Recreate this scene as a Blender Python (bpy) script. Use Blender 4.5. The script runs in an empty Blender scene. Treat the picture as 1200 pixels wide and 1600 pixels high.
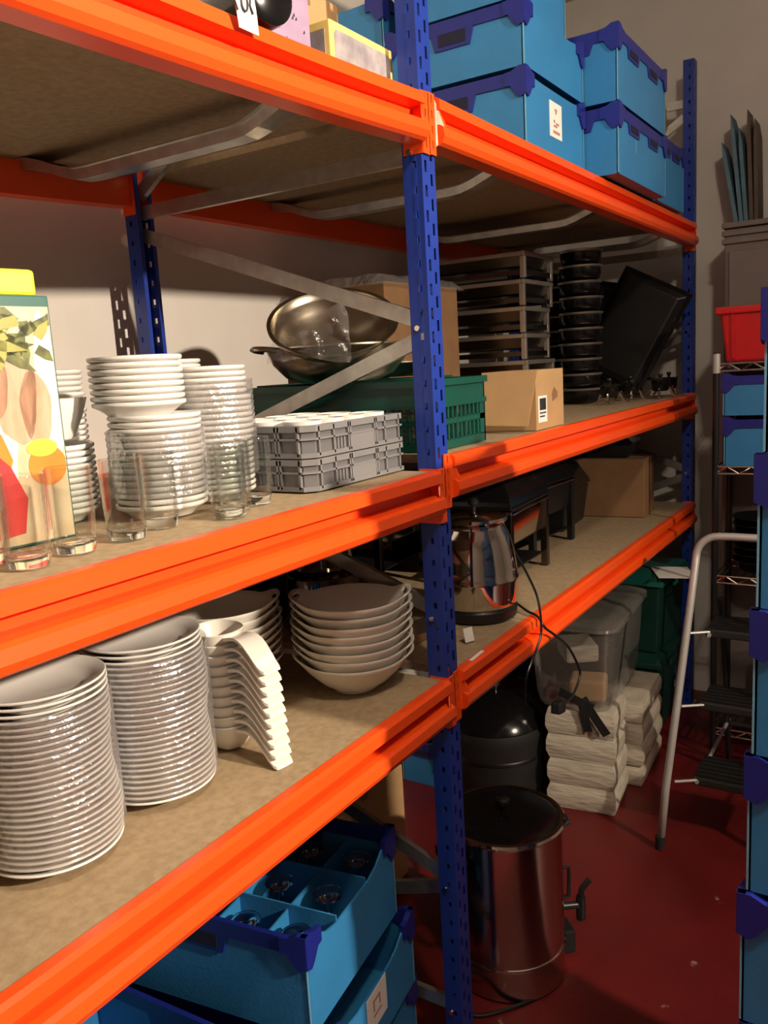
import bpy, bmesh, math, random
from mathutils import Vector, Matrix, noise
random.seed(7)
R = math.radians
PI = math.pi
SC = bpy.context.scene
COL = SC.collection

# ------------------------------------------------------------------ camera
cam_d = bpy.data.cameras.new('camera')
cam = bpy.data.objects.new('camera', cam_d)
COL.objects.link(cam)
_r = Vector((0.5347, -0.8430, -0.0577)).normalized()
_f = Vector((0.8269, 0.5360, -0.1699)).normalized()
_u = _r.cross(_f).normalized()
_r = _f.cross(_u)
cam.matrix_world = Matrix(((_r.x, _u.x, -_f.x, -1.601), (_r.y, _u.y, -_f.y, -0.895),
                           (_r.z, _u.z, -_f.z, 1.719), (0, 0, 0, 1)))
cam_d.sensor_fit = 'VERTICAL'
cam_d.sensor_height = 36.0
cam_d.lens = 36.0 * 1310.8 / 1600.0
cam_d.clip_start = 0.02
SC.camera = cam

# ------------------------------------------------------------------ world, exposure
w = bpy.data.worlds.new('world')
SC.world = w
w.use_nodes = True
w.node_tree.nodes['Background'].inputs[0].default_value = (0.02, 0.018, 0.016, 1)
w.node_tree.nodes['Background'].inputs[1].default_value = 0.3
vs = SC.view_settings
vs.view_transform = 'Standard'
vs.look = 'None'
vs.gamma = 1
vs.use_curve_mapping = False
vs.exposure = 0.0
SC.cycles.transparent_max_bounces = 40
LAMP_A = dict(loc=(-0.85, -1.20, 3.22), power=240)     # over the aisle, beside the rack
LAMP_C = dict(loc=(-0.35, -3.9, 2.95), aim=(-1.15, 0.5, 1.65), power=96)   # spot lamp on the far side of the room     # over the aisle, behind the camera
LAMP_COL = (1.0, 0.83, 0.64)

# ------------------------------------------------------------------ materials
def mat(name, col, rough=0.5, metal=0.0, var=0.0, scale=20.0, bump=0.0, bscale=None, spec=0.5, col2=None, coat=0.0,
        stretch=None, transmission=0.0, alpha=1.0, rvar=0.0, sss=0.0):
    m = bpy.data.materials.new(name)
    m.use_nodes = True
    nt = m.node_tree
    b = nt.nodes['Principled BSDF']
    b.inputs['Roughness'].default_value = rough
    b.inputs['Metallic'].default_value = metal
    b.inputs['Specular IOR Level'].default_value = spec
    b.inputs['Coat Weight'].default_value = coat
    b.inputs['Transmission Weight'].default_value = transmission
    b.inputs['Alpha'].default_value = alpha
    tc = nt.nodes.new('ShaderNodeTexCoord')
    mp = nt.nodes.new('ShaderNodeMapping')
    nt.links.new(tc.outputs['Object'], mp.inputs[0])
    if stretch:
        mp.inputs['Scale'].default_value = stretch
    n = nt.nodes.new('ShaderNodeTexNoise')
    n.inputs['Scale'].default_value = scale
    n.inputs['Detail'].default_value = 5
    nt.links.new(mp.outputs[0], n.inputs['Vector'])
    c = (*col, 1)
    if col2 is None:
        col2 = tuple(max(0, x * (1 - var)) for x in col)
    rp = nt.nodes.new('ShaderNodeValToRGB')
    rp.color_ramp.elements[0].position = 0.35
    rp.color_ramp.elements[1].position = 0.65
    rp.color_ramp.elements[0].color = (*col2, 1)
    rp.color_ramp.elements[1].color = c
    nt.links.new(n.outputs['Fac'], rp.inputs[0])
    nt.links.new(rp.outputs[0], b.inputs['Base Color'])
    if rvar:
        mr = nt.nodes.new('ShaderNodeMapRange')
        mr.inputs[3].default_value = max(0.02, rough - rvar)
        mr.inputs[4].default_value = rough + rvar
        nt.links.new(n.outputs['Fac'], mr.inputs[0])
        nt.links.new(mr.outputs[0], b.inputs['Roughness'])
    if bump:
        n2 = nt.nodes.new('ShaderNodeTexNoise')
        n2.inputs['Scale'].default_value = bscale or scale * 4
        n2.inputs['Detail'].default_value = 4
        nt.links.new(mp.outputs[0], n2.inputs['Vector'])
        bp = nt.nodes.new('ShaderNodeBump')
        bp.inputs['Strength'].default_value = bump
        bp.inputs['Distance'].default_value = 0.01
        nt.links.new(n2.outputs['Fac'], bp.inputs['Height'])
        nt.links.new(bp.outputs[0], b.inputs['Normal'])
    return m

def film_mat(name, clear=0.72, rough=0.16, tint=(0.9, 0.9, 0.9), bump=0.9, bscale=60):
    m = bpy.data.materials.new(name)
    m.use_nodes = True
    nt = m.node_tree
    nt.nodes.clear()
    out = nt.nodes.new('ShaderNodeOutputMaterial')
    mx = nt.nodes.new('ShaderNodeMixShader')
    tr = nt.nodes.new('ShaderNodeBsdfTransparent')
    pr = nt.nodes.new('ShaderNodeBsdfPrincipled')
    pr.inputs['Base Color'].default_value = (*tint, 1)
    pr.inputs['Roughness'].default_value = rough
    gl = nt.nodes.new('ShaderNodeBsdfGlossy')
    gl.inputs['Roughness'].default_value = rough
    gl.inputs['Color'].default_value = (0.9, 0.9, 0.9, 1)
    lw = nt.nodes.new('ShaderNodeLayerWeight')
    lw.inputs['Blend'].default_value = 0.25
    mr = nt.nodes.new('ShaderNodeMapRange')
    mr.inputs[3].default_value = 1 - clear
    mr.inputs[4].default_value = min(1, 1.35 - clear)
    nt.links.new(lw.outputs['Facing'], mr.inputs[0])
    tc = nt.nodes.new('ShaderNodeTexCoord')
    n2 = nt.nodes.new('ShaderNodeTexNoise')
    n2.inputs['Scale'].default_value = bscale
    n2.inputs['Detail'].default_value = 3
    nt.links.new(tc.outputs['Object'], n2.inputs['Vector'])
    bp = nt.nodes.new('ShaderNodeBump')
    bp.inputs['Strength'].default_value = bump
    bp.inputs['Distance'].default_value = 0.01
    nt.links.new(n2.outputs['Fac'], bp.inputs['Height'])
    nt.links.new(bp.outputs[0], gl.inputs['Normal'])
    nt.links.new(bp.outputs[0], pr.inputs['Normal'])
    m2 = nt.nodes.new('ShaderNodeMixShader')
    m2.inputs[0].default_value = 0.6
    nt.links.new(pr.outputs[0], m2.inputs[1])
    nt.links.new(gl.outputs[0], m2.inputs[2])
    nt.links.new(mr.outputs[0], mx.inputs[0])
    nt.links.new(tr.outputs[0], mx.inputs[1])
    nt.links.new(m2.outputs[0], mx.inputs[2])
    nt.links.new(mx.outputs[0], out.inputs[0])
    return m

def emit(name, col, s):
    m = bpy.data.materials.new(name)
    m.use_nodes = True
    b = m.node_tree.nodes['Principled BSDF']
    b.inputs['Base Color'].default_value = (*col, 1)
    b.inputs['Emission Color'].default_value = (*col, 1)
    b.inputs['Emission Strength'].default_value = s
    return m

M = {}
M['wall'] = mat('wall_paint', (0.66, 0.62, 0.575), 0.85, var=0.05, scale=6, bump=0.08, bscale=90)
M['ceil'] = mat('ceiling_paint', (0.66, 0.64, 0.61), 0.9, var=0.04, scale=5)
def floor_mat():
    m = mat('red_floor_paint', (0.145, 0.009, 0.009), 0.42, var=0.25, scale=3.5, bump=0.15, bscale=60, rvar=0.12)
    nt = m.node_tree
    b = nt.nodes['Principled BSDF']
    old = b.inputs['Base Color'].links[0].from_socket
    v = nt.nodes.new('ShaderNodeTexNoise')
    v.inputs['Scale'].default_value = 9
    v.inputs['Detail'].default_value = 6
    tc = nt.nodes.new('ShaderNodeTexCoord')
    nt.links.new(tc.outputs['Object'], v.inputs['Vector'])
    rp = nt.nodes.new('ShaderNodeValToRGB')
    rp.color_ramp.elements[0].position = 0.70
    rp.color_ramp.elements[1].position = 0.74
    nt.links.new(v.outputs['Fac'], rp.inputs[0])
    mx = nt.nodes.new('ShaderNodeMixRGB')
    mx.inputs[2].default_value = (0.36, 0.20, 0.17, 1)
    nt.links.new(rp.outputs[0], mx.inputs[0])
    nt.links.new(old, mx.inputs[1])
    nt.links.new(mx.outputs[0], b.inputs['Base Color'])
    return m
M['floor'] = floor_mat()
M['wallfar'] = mat('grey_wall_paint', (0.46, 0.44, 0.41), 0.85, var=0.05, scale=6)
M['orange'] = mat('orange_enamel', (0.93, 0.085, 0.008), 0.34, var=0.06, scale=4, bump=0.03, bscale=40, spec=0.5)
M['blue'] = mat('blue_enamel', (0.012, 0.042, 0.32), 0.36, var=0.15, scale=6, bump=0.03, bscale=60)
M['galv'] = mat('galvanised_steel', (0.58, 0.57, 0.54), 0.30, metal=0.85, col2=(0.46, 0.45, 0.43), scale=30)
def chip_mat():
    m = mat('chipboard', (0.37, 0.275, 0.165), 0.8, col2=(0.29, 0.21, 0.12), scale=60, bump=0.1, bscale=200)
    nt = m.node_tree
    b = nt.nodes['Principled BSDF']
    old = b.inputs['Base Color'].links[0].from_socket
    tc = nt.nodes.new('ShaderNodeTexCoord')
    for sc, lo, hi, c in ((14, 0.66, 0.72, (0.20, 0.12, 0.06)), (7, 0.68, 0.8, (0.26, 0.17, 0.09))):
        v = nt.nodes.new('ShaderNodeTexNoise')
        v.inputs['Scale'].default_value = sc
        v.inputs['Detail'].default_value = 7
        v.inputs['Roughness'].default_value = 0.65
        nt.links.new(tc.outputs['Object'], v.inputs['Vector'])
        rp = nt.nodes.new('ShaderNodeValToRGB')
        rp.color_ramp.elements[0].position = lo
        rp.color_ramp.elements[1].position = hi
        rp.color_ramp.elements[1].color = (0.7, 0.7, 0.7, 1)
        nt.links.new(v.outputs['Fac'], rp.inputs[0])
        mx = nt.nodes.new('ShaderNodeMixRGB')
        mx.inputs[2].default_value = (*c, 1)
        nt.links.new(rp.outputs[0], mx.inputs[0])
        nt.links.new(old, mx.inputs[1])
        old = mx.outputs[0]
    nt.links.new(old, b.inputs['Base Color'])
    return m
M['chip'] = chip_mat()
M['correx'] = mat('blue_corrugated_plastic', (0.03, 0.215, 0.49), 0.42, var=0.12, scale=5, bump=0.06, bscale=120)
M['edge'] = mat('worn_fold_highlight', (0.15, 0.40, 0.58), 0.5)  # lighter blue: worn folds with the highlight along them painted in
M['navy'] = mat('navy_plastic', (0.010, 0.018, 0.22), 0.38, var=0.1)
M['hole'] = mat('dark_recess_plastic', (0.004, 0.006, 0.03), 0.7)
M['china'] = mat('white_china', (0.80, 0.78, 0.75), 0.18, var=0.03, scale=3, spec=0.5)
M['cream'] = mat('ivory_china', (0.80, 0.77, 0.70), 0.2, var=0.03, scale=3)
M['film'] = film_mat('clear_cling_film', 0.64, 0.22, (0.42, 0.40, 0.42), bump=0.6, bscale=55)
M['film2'] = film_mat('clear_thin_bag', 0.80, 0.24, bump=1.0, bscale=35)
M['steel'] = mat('brushed_steel', (0.60, 0.56, 0.50), 0.22, metal=1.0, var=0.08, scale=8, stretch=(1, 1, 12), rvar=0.05)
M['satin'] = mat('satin_steel', (0.66, 0.62, 0.56), 0.36, metal=0.9, var=0.1, scale=8)
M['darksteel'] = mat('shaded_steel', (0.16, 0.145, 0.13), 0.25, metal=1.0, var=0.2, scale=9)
M['chrome'] = mat('polished_steel', (0.72, 0.68, 0.63), 0.09, metal=1.0, var=0.04)
M['dullsteel'] = mat('stained_steel', (0.52, 0.47, 0.37), 0.28, metal=1.0, var=0.2, scale=9, stretch=(1, 1, 6))
M['black'] = mat('black_plastic', (0.010, 0.010, 0.011), 0.35, var=0.2)
M['blackgloss'] = mat('black_gloss_enamel', (0.006, 0.006, 0.007), 0.17, var=0.1)
M['blackmatt'] = mat('black_rubber', (0.012, 0.012, 0.012), 0.7, var=0.3)
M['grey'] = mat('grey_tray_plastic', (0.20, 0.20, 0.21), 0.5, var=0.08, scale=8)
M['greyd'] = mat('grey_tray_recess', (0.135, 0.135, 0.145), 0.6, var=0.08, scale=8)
M['green'] = mat('green_crate_plastic', (0.004, 0.075, 0.056), 0.42, var=0.15, scale=8)
M['card'] = mat('brown_cardboard', (0.47, 0.29, 0.135), 0.85, var=0.1, scale=12, bump=0.05, bscale=80)
M['cardd'] = mat('dark_cardboard', (0.25, 0.135, 0.06), 0.85, var=0.15, scale=12)
M['paper'] = mat('white_paper', (0.82, 0.80, 0.77), 0.8, var=0.03)
M['ink'] = mat('black_ink', (0.02, 0.02, 0.025), 0.7)
M['inkp'] = mat('faded_red_ink', (0.45, 0.22, 0.2), 0.8)
M['yellow'] = mat('yellow_card', (0.86, 0.66, 0.20), 0.6, var=0.05)
M['yellowb'] = mat('lemon_plastic', (0.90, 0.86, 0.06), 0.45, var=0.03)
M['photo'] = mat('grey_printed_photo', (0.42, 0.38, 0.39), 0.5, col2=(0.24, 0.22, 0.24), scale=22)
M['lilac'] = mat('lilac_card', (0.36, 0.26, 0.40), 0.6, var=0.12, scale=25)
M['tubp'] = film_mat('clear_tub_plastic', 0.68, 0.22, (0.48, 0.47, 0.43), 0.1, 20)
M['bale'] = mat('white_folded_linen', (0.62, 0.56, 0.46), 0.9, col2=(0.46, 0.41, 0.33), scale=9, stretch=(1, 1, 5), bump=0.6, bscale=14)
M['red'] = mat('red_plastic', (0.55, 0.012, 0.016), 0.35, var=0.1)
M['cab'] = mat('grey_brown_cabinet', (0.150, 0.125, 0.115), 0.6, var=0.08)
M['alu'] = mat('grey_tube_aluminium', (0.50, 0.49, 0.48), 0.4, metal=0.35, var=0.05)
M['ply'] = mat('pale_folded_board', (0.10, 0.20, 0.27), 0.6, var=0.2)
M['brownp'] = mat('brown_folded_board', (0.12, 0.085, 0.06), 0.7, var=0.2)
M['dgreen'] = mat('dark_green_plastic', (0.003, 0.035, 0.027), 0.45, var=0.15, scale=8)
M['teal'] = mat('teal_plastic', (0.010, 0.14, 0.11), 0.45, var=0.1)
def glass_mat():
    m = bpy.data.materials.new('clear_glass')
    m.use_nodes = True
    nt = m.node_tree
    nt.nodes.clear()
    out = nt.nodes.new('ShaderNodeOutputMaterial')
    g = nt.nodes.new('ShaderNodeBsdfGlass')
    g.inputs['IOR'].default_value = 1.46
    g.inputs['Roughness'].default_value = 0.02
    g.inputs['Color'].default_value = (0.97, 0.98, 0.97, 1)
    n = nt.nodes.new('ShaderNodeTexNoise')
    n.inputs['Scale'].default_value = 25
    bp = nt.nodes.new('ShaderNodeBump')
    bp.inputs['Strength'].default_value = 0.04
    nt.links.new(n.outputs['Fac'], bp.inputs['Height'])
    nt.links.new(bp.outputs[0], g.inputs['Normal'])
    nt.links.new(g.outputs[0], out.inputs[0])
    return m
M['glass'] = glass_mat()
def thin_glass():
    m = bpy.data.materials.new('thin_clear_glass')
    m.use_nodes = True
    nt = m.node_tree
    nt.nodes.clear()
    out = nt.nodes.new('ShaderNodeOutputMaterial')
    tr = nt.nodes.new('ShaderNodeBsdfTransparent')
    tr.inputs['Color'].default_value = (0.95, 0.96, 0.95, 1)
    gl_ = nt.nodes.new('ShaderNodeBsdfGlossy')
    gl_.inputs['Roughness'].default_value = 0.04
    lw = nt.nodes.new('ShaderNodeLayerWeight')
    lw.inputs['Blend'].default_value = 0.22
    mr = nt.nodes.new('ShaderNodeMapRange')
    mr.inputs[3].default_value = 0.03
    mr.inputs[4].default_value = 0.75
    mx = nt.nodes.new('ShaderNodeMixShader')
    nt.links.new(lw.outputs['Facing'], mr.inputs[0])
    nt.links.new(mr.outputs[0], mx.inputs[0])
    nt.links.new(tr.outputs[0], mx.inputs[1])
    nt.links.new(gl_.outputs[0], mx.inputs[2])
    nt.links.new(mx.outputs[0], out.inputs[0])
    return m
M['thinglass'] = thin_glass()

# ------------------------------------------------------------------ mesh helpers
class B:
    """collects shapes into one bmesh"""
    def __init__(s):
        s.b = bmesh.new()
    def face(s, pts):
        vs_ = [s.b.verts.new(p) for p in pts]
        return s.b.faces.new(vs_)
    def box(s, c, d, rz=0.0, ry=0.0, rx=0.0):
        mtx = Matrix.Translation(c) @ Matrix.Rotation(rz, 4, 'Z') @ Matrix.Rotation(ry, 4, 'Y') @ Matrix.Rotation(rx, 4, 'X')
        h = [x / 2 for x in d]
        v = [s.b.verts.new(mtx @ Vector((sx * h[0], sy * h[1], sz * h[2]))) for sx in (-1, 1) for sy in (-1, 1) for sz in (-1, 1)]
        for q in ((0, 1, 3, 2), (4, 6, 7, 5), (0, 4, 5, 1), (2, 3, 7, 6), (0, 2, 6, 4), (1, 5, 7, 3)):
            s.b.faces.new([v[i] for i in q])
        return s
    def bx(s, x0, x1, y0, y1, z0, z1):
        return s.box(((x0 + x1) / 2, (y0 + y1) / 2, (z0 + z1) / 2), (abs(x1 - x0), abs(y1 - y0), abs(z1 - z0)))
    def taper(s, x0, x1, y0, y1, z0, z1, t):
        """box whose floor is smaller by t on every side"""
        lo = [(x0 + t, y0 + t, z0), (x1 - t, y0 + t, z0), (x1 - t, y1 - t, z0), (x0 + t, y1 - t, z0)]
        hi = [(x0, y0, z1), (x1, y0, z1), (x1, y1, z1), (x0, y1, z1)]
        return s.loft([lo, hi])
    def loft(s, rings, close=True, caps=True):
        rv = [[s.b.verts.new(p) for p in r] for r in rings]
        n = len(rv[0])
        for a, c in zip(rv, rv[1:]):
            for i in range(n if close else n - 1):
                j = (i + 1) % n
                s.b.faces.new((a[i], a[j], c[j], c[i]))
        if caps and close:
            s.b.faces.new(rv[0][::-1])
            s.b.faces.new(rv[-1])
        return s
    def lathe(s, prof, seg=40, c=(0, 0, 0), mtx=None, wob=None):
        mtx = mtx or Matrix.Translation(c)
        rings = []
        for (r, z) in prof:
            if r < 1e-6:
                rings.append([s.b.verts.new(mtx @ Vector((0, 0, z)))])
            else:
                ring = []
                for k in range(seg):
                    a = 2 * PI * k / seg
                    rr = r * (wob(a, z) if wob else 1)
                    ring.append(s.b.verts.new(mtx @ Vector((rr * math.cos(a), rr * math.sin(a), z))))
                rings.append(ring)
        for a, c_ in zip(rings, rings[1:]):
            if len(a) == 1 and len(c_) == 1:
                continue
            for k in range(seg):
                j = (k + 1) % seg
                if len(a) == 1:
                    s.b.faces.new((a[0], c_[j], c_[k]))
                elif len(c_) == 1:
                    s.b.faces.new((a[k], a[j], c_[0]))
                else:
                    s.b.faces.new((a[k], a[j], c_[j], c_[k]))
        return s
    def tube(s, path, r, seg=10, caps=True):
        pts = [Vector(p) for p in path]
        n = len(pts)
        rings = []
        up = None
        for i, p in enumerate(pts):
            d = (pts[min(i + 1, n - 1)] - pts[max(i - 1, 0)]).normalized()
            if up is None:
                up = Vector((0, 0, 1)) if abs(d.z) < 0.9 else Vector((1, 0, 0))
            x = d.cross(up).normalized()
            up = x.cross(d).normalized()
            rr = r(i / (n - 1)) if callable(r) else r
            rings.append([p + rr * (math.cos(2 * PI * k / seg) * x + math.sin(2 * PI * k / seg) * up) for k in range(seg)])
        return s.loft(rings, True, caps)
    def prism(s, poly, f, t0, t1):
        """poly of 2-D points, f(u, v, t) -> point, between t0 and t1"""
        a = [s.b.verts.new(f(u, v, t0)) for u, v in poly]
        c = [s.b.verts.new(f(u, v, t1)) for u, v in poly]
        n = len(poly)
        s.b.faces.new(a[::-1])
        s.b.faces.new(c)
        for i in range(n):
            j = (i + 1) % n
            s.b.faces.new((a[i], a[j], c[j], c[i]))
        return s

def obj(name, bb, m, parent=None, loc=(0, 0, 0), rz=0.0, rot=None, smooth=False, bevel=0, solid=0, label=None, auto=35):
    me = bpy.data.meshes.new(name)
    bmesh.ops.recalc_face_normals(bb.b, faces=bb.b.faces[:])
    bb.b.to_mesh(me)
    bb.b.free()
    me.materials.append(M[m] if isinstance(m, str) else m)
    o = bpy.data.objects.new(name, me)
    COL.objects.link(o)
    o.location = loc
    o.rotation_euler = rot or (0, 0, rz)
    if parent:
        o.parent = parent
    if smooth:
        for p in me.polygons:
            p.use_smooth = True
        if auto:
            me.set_sharp_from_angle(angle=R(auto))
    if solid:
        md = o.modifiers.new('solid', 'SOLIDIFY')
        md.thickness = solid
        md.offset = 0
    if bevel:
        md = o.modifiers.new('bevel', 'BEVEL')
        md.width = bevel
        md.segments = 2
        md.limit_method = 'ANGLE'
    if label:
        o['label'] = label
    return o

def tag(o, label, cat, group=None, kind=None):
    o['label'] = label
    o['category'] = cat
    if group:
        o['group'] = group
    if kind:
        o['kind'] = kind
    return o

def thing(name, label, cat, loc=(0, 0, 0), rz=0.0, group=None, rot=None):
    o = bpy.data.objects.new(name, None)
    COL.objects.link(o)
    o.empty_display_size = 0.05
    o.location = loc
    o.rotation_euler = rot or (0, 0, rz)
    return tag(o, label, cat, group)

def struct(name, bb, m, **k):
    o = obj(name, bb, m, **k)
    o['kind'] = 'structure'
    return o

def dup(root, loc, label, rz=None, group=None):
    kids = [(c, list(c.children)) for c in root.children]
    r = root.copy()
    COL.objects.link(r)
    r.location = loc
    if rz is not None:
        r.rotation_euler = (0, 0, rz)
    r['label'] = label
    if group:
        r['group'] = group
    for c, gs in kids:
        d = c.copy()
        COL.objects.link(d)
        d.parent = r
        for g in gs:
            e = g.copy()
            COL.objects.link(e)
            e.parent = d
    return r

_o1 = ['first', 'second', 'third', 'fourth', 'fifth', 'sixth', 'seventh', 'eighth', 'ninth', 'tenth', 'eleventh', 'twelfth',
       'thirteenth', 'fourteenth', 'fifteenth', 'sixteenth', 'seventeenth', 'eighteenth', 'nineteenth', 'twentieth']
def ordinal(i):
    """1 -> first"""
    if i <= 20:
        return _o1[i - 1]
    if i == 30:
        return 'thirtieth'
    return ('twenty-' if i < 30 else 'thirty-') + _o1[i % 10 - 1]
def from_top(k, n):
    """k counted from the bottom, 0-based"""
    i = n - k
    return 'topmost' if i == 1 else ('lowest' if k == 0 else ordinal(i) + ' from top')

# ------------------------------------------------------------------ the room
X0, X1, Y0, Y1, ZC = -4.2, 2.65, -5.0, 1.0, 3.40
struct('floor', B().bx(X0 - .1, X1 + .1, Y0 - .1, Y1 + .1, -0.1, 0), 'floor')
struct('ceiling', B().bx(X0 - .1, X1 + .1, Y0 - .1, Y1 + .1, ZC, ZC + .1), 'ceil')
struct('wall_left', B().bx(X0 - .1, X1 + .1, Y1, Y1 + .1, 0, ZC), 'wall')
struct('wall_right', B().bx(X0 - .1, X1 + .1, Y0 - .1, Y0, 0, ZC), 'wallfar')
struct('wall_back', B().bx(X1, X1 + .1, Y0, Y1, 0, ZC), 'wall')
struct('wall_front', B().bx(X0 - .1, X0, Y0, Y1, 0, ZC), 'wallfar')

def ceiling_lamp(loc, power, label):
    """bare globe bulb on a short stem under a ceiling rose"""
    t = thing('ceiling_light', label, 'light', (loc[0], loc[1], ZC))
    d = loc[2] - ZC
    obj('ceiling_rose', B().lathe([(0, -.0005), (.06, -.0005), (.062, -.012), (.04, -.028), (0, -.03)], 32), 'paper', t, smooth=True)
    obj('stem', B().tube([(0, 0, -.02), (0, 0, d + .10)], .008, 10), 'paper', t, smooth=True)
    obj('bulb_holder', B().lathe([(0, d + .11), (.020, d + .11), (.024, d + .09), (.024, d + .062), (0, d + .062)], 20), 'black', t, smooth=True)
    obj('bulb', B().lathe([(0, d + .055), (.02, d + .052), (.042, d + .03), (.05, d), (.042, d - .03), (.02, d - .046), (0, d - .05)], 24), emit('lamp_bulb', LAMP_COL, 6.0), t, smooth=True)
    ld = bpy.data.lights.new('lamp', 'POINT')
    ld.shadow_soft_size = 0.062
    ld.energy = power
    ld.color = LAMP_COL
    lo = bpy.data.objects.new('lamp', ld)
    COL.objects.link(lo)
    lo.location = (0, 0, d)
    lo.parent = t
ceiling_lamp(LAMP_A['loc'], LAMP_A['power'], 'bare globe bulb hanging from the ceiling over the aisle beside the shelving')

def wall_spot(loc, aim, power, label):
    d = (Vector(aim) - Vector(loc)).normalized()
    qn = d.to_track_quat('-Z', 'Y')
    t = thing('spot_lamp', label, 'lamp', loc)
    h = obj('lamp_head', B().lathe([(0, .10), (.045, .10), (.06, .07), (.085, .0), (.081, .0), (.056, .066), (0, .07)], 32), 'black', t, rot=qn.to_euler(), smooth=True)
    obj('diffuser', B().lathe([(0, .012), (.080, .012)], 32), emit('spot_diffuser', LAMP_COL, 8.0), h)
    obj('stem', B().tube([(0, 0, .08), (-.02, -.06, .22), (-.02, -.06, ZC - loc[2])], .012, 10), 'black', t, smooth=True)
    ld = bpy.data.lights.new('lamp', 'AREA')
    ld.shape = 'DISK'
    ld.size = 0.14
    ld.spread = R(96)
    ld.energy = power
    ld.color = LAMP_COL
    lo = bpy.data.objects.new('lamp', ld)
    COL.objects.link(lo)
    lo.location = d * .004
    lo.rotation_euler = qn.to_euler()
    lo.parent = t
wall_spot(LAMP_C['loc'], LAMP_C['aim'], LAMP_C['power'], 'black spot lamp hanging from the ceiling far across the room')

# ------------------------------------------------------------------ the shelving rack
W, D, UH = 2.44, 0.90, 2.95
UW, UD = 0.055, 0.045
L2, L3, L3R, L4 = 1.005, 1.488, 1.517, 2.267
L2R, L4R = 1.010, 2.269
rack = thing('shelving_rack', 'long two-bay storage rack of orange beams, blue perforated uprights and chipboard shelves', 'shelving', (0, 0, 0))

def strip(bb, f, w0, w1, z0, z1, hole=None):
    """a sheet strip from w0 to w1; f(w, z) -> point; hole = (pitch, height, offset) leaves gaps"""
    if not hole:
        bb.face([f(w0, z0), f(w1, z0), f(w1, z1), f(w0, z1)])
        return
    p, h, off = hole
    z = z0
    zz = z0 + off
    while zz + h < z1:
        bb.face([f(w0, z), f(w1, z), f(w1, zz), f(w0, zz)])
        z = zz + h
        zz += p
    bb.face([f(w0, z), f(w1, z), f(w1, z1), f(w0, z1)])

def upright_mesh():
    bb = B()
    fr = lambda u, z: (u, 0, z)
    for a, c, h in ((0, .010, None), (.010, .019, (.05, .024, .012)), (.019, .034, None), (.034, .043, (.05, .024, .037)), (.043, UW, None)):
        strip(bb, fr, a, c, 0, UH, h)
    for xs in (0, UW):
        sd = lambda u, z, xs=xs: (xs, u, z)
        for a, c, h in ((0, .014, None), (.014, .022, (.05, .014, .02)), (.022, UD, None)):
            strip(bb, sd, a, c, 0, UH, h)
        d = 1 if xs == 0 else -1
        bb.face([(xs, UD, 0), (xs + d * .012, UD, 0), (xs + d * .012, UD, UH), (xs, UD, UH)])
    bmesh.ops.remove_doubles(bb.b, verts=bb.b.verts[:], dist=1e-5)
    return bb
up0 = obj('upright', upright_mesh(), 'blue', rack, (0, 0, .002), solid=.0018)
def upright(x, rear):
    o = up0.copy()
    COL.objects.link(o)
    o.parent = rack
    o.location = (x + UW, D, .002) if rear else (x, 0, .002)
    o.rotation_euler = (0, 0, PI if rear else 0)
    return o
ups = {(0, False): up0}
for x in (-W, 0, W):
    for rear in (False, True):
        if (x, rear) != (0, False):
            ups[(x, rear)] = upright(x, rear)
for (x, rear), u in ups.items():
    obj('foot_plate', B().bx(-.012, UW + .012, -.012, UD + .012, 0, .004), 'galv', u)

PROF = [(.010, 0), (-.008, 0), (-.016, -.005), (-.017, -.026), (.016, -.029), (.016, -.052), (-.015, -.056), (-.023, -.061),
        (-.026, -.080), (-.020, -.092), (-.012, -.097), (.030, -.097), (.030, -.020), (.010, -.020)]
def beam_mesh(L, sag=0.0, n=16):
    bb = B()
    rings = []
    for i in range(n + 1):
        s_ = i / n
        dz = -sag * 4 * s_ * (1 - s_)
        rings.append([(s_ * L, y, z + dz) for y, z in PROF])
    return bb.loft(rings)
def connector_mesh(sgn):
    """welded end hook: front plate with slots and side flange; sgn -1 wraps the near side of an upright"""
    bb = B()
    f = lambda u, z: (-sgn * u, -.005, z)
    for a, c, h in ((0, .011, None), (.011, .016, (.03, .016, .012)), (.016, .029, None)):
        strip(bb, f, a, c, -.118, .004, h)
    g = lambda u, z: (0, u, z)
    strip(bb, g, -.005, .042, -.118, .004)
    bb.face([(0, -.005, -.004), (0, -.005, -.100), (sgn * .022, -.022, -.075), (sgn * .022, -.018, -.05)])
    return bb
def beam(x0, x1, z, rear, sag=0.0):
    L = x1 - x0
    b_ = obj('beam', beam_mesh(L, sag), 'orange', rack, (x0, 0, z) if not rear else (x1, D, z), PI if rear else 0, smooth=True, auto=20)
    obj('end_connector', connector_mesh(1), 'orange', b_, (-.003, 0, 0), solid=.003)
    obj('end_connector', connector_mesh(-1), 'orange', b_, (L + .003, 0, 0), solid=.003)
    return b_
def hat_mesh():
    """galvanised support bar running front to rear, dipping between its hooked ends"""
    bb = B()
    sec = [(-.034, .004), (-.022, .004), (-.018, -.016), (.018, -.016), (.022, .004), (.034, .004), (.034, .002), (.024, .002), (.020, -.019), (-.020, -.019), (-.024, .002), (-.034, .002)]
    rings = []
    for i in range(25):
        t = i / 24
        y = .031 + t * (.869 - .031)
        e = min(t, 1 - t) / .24
        e = min(1, e)
        z = -.024 - .050 * (e * e * (3 - 2 * e))
        fl = 1.0 + 0.35 * (1 - e)
        rings.append([(px * fl, y, z + pz) for px, pz in sec])
    return bb.loft(rings)
hat0 = None
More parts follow.
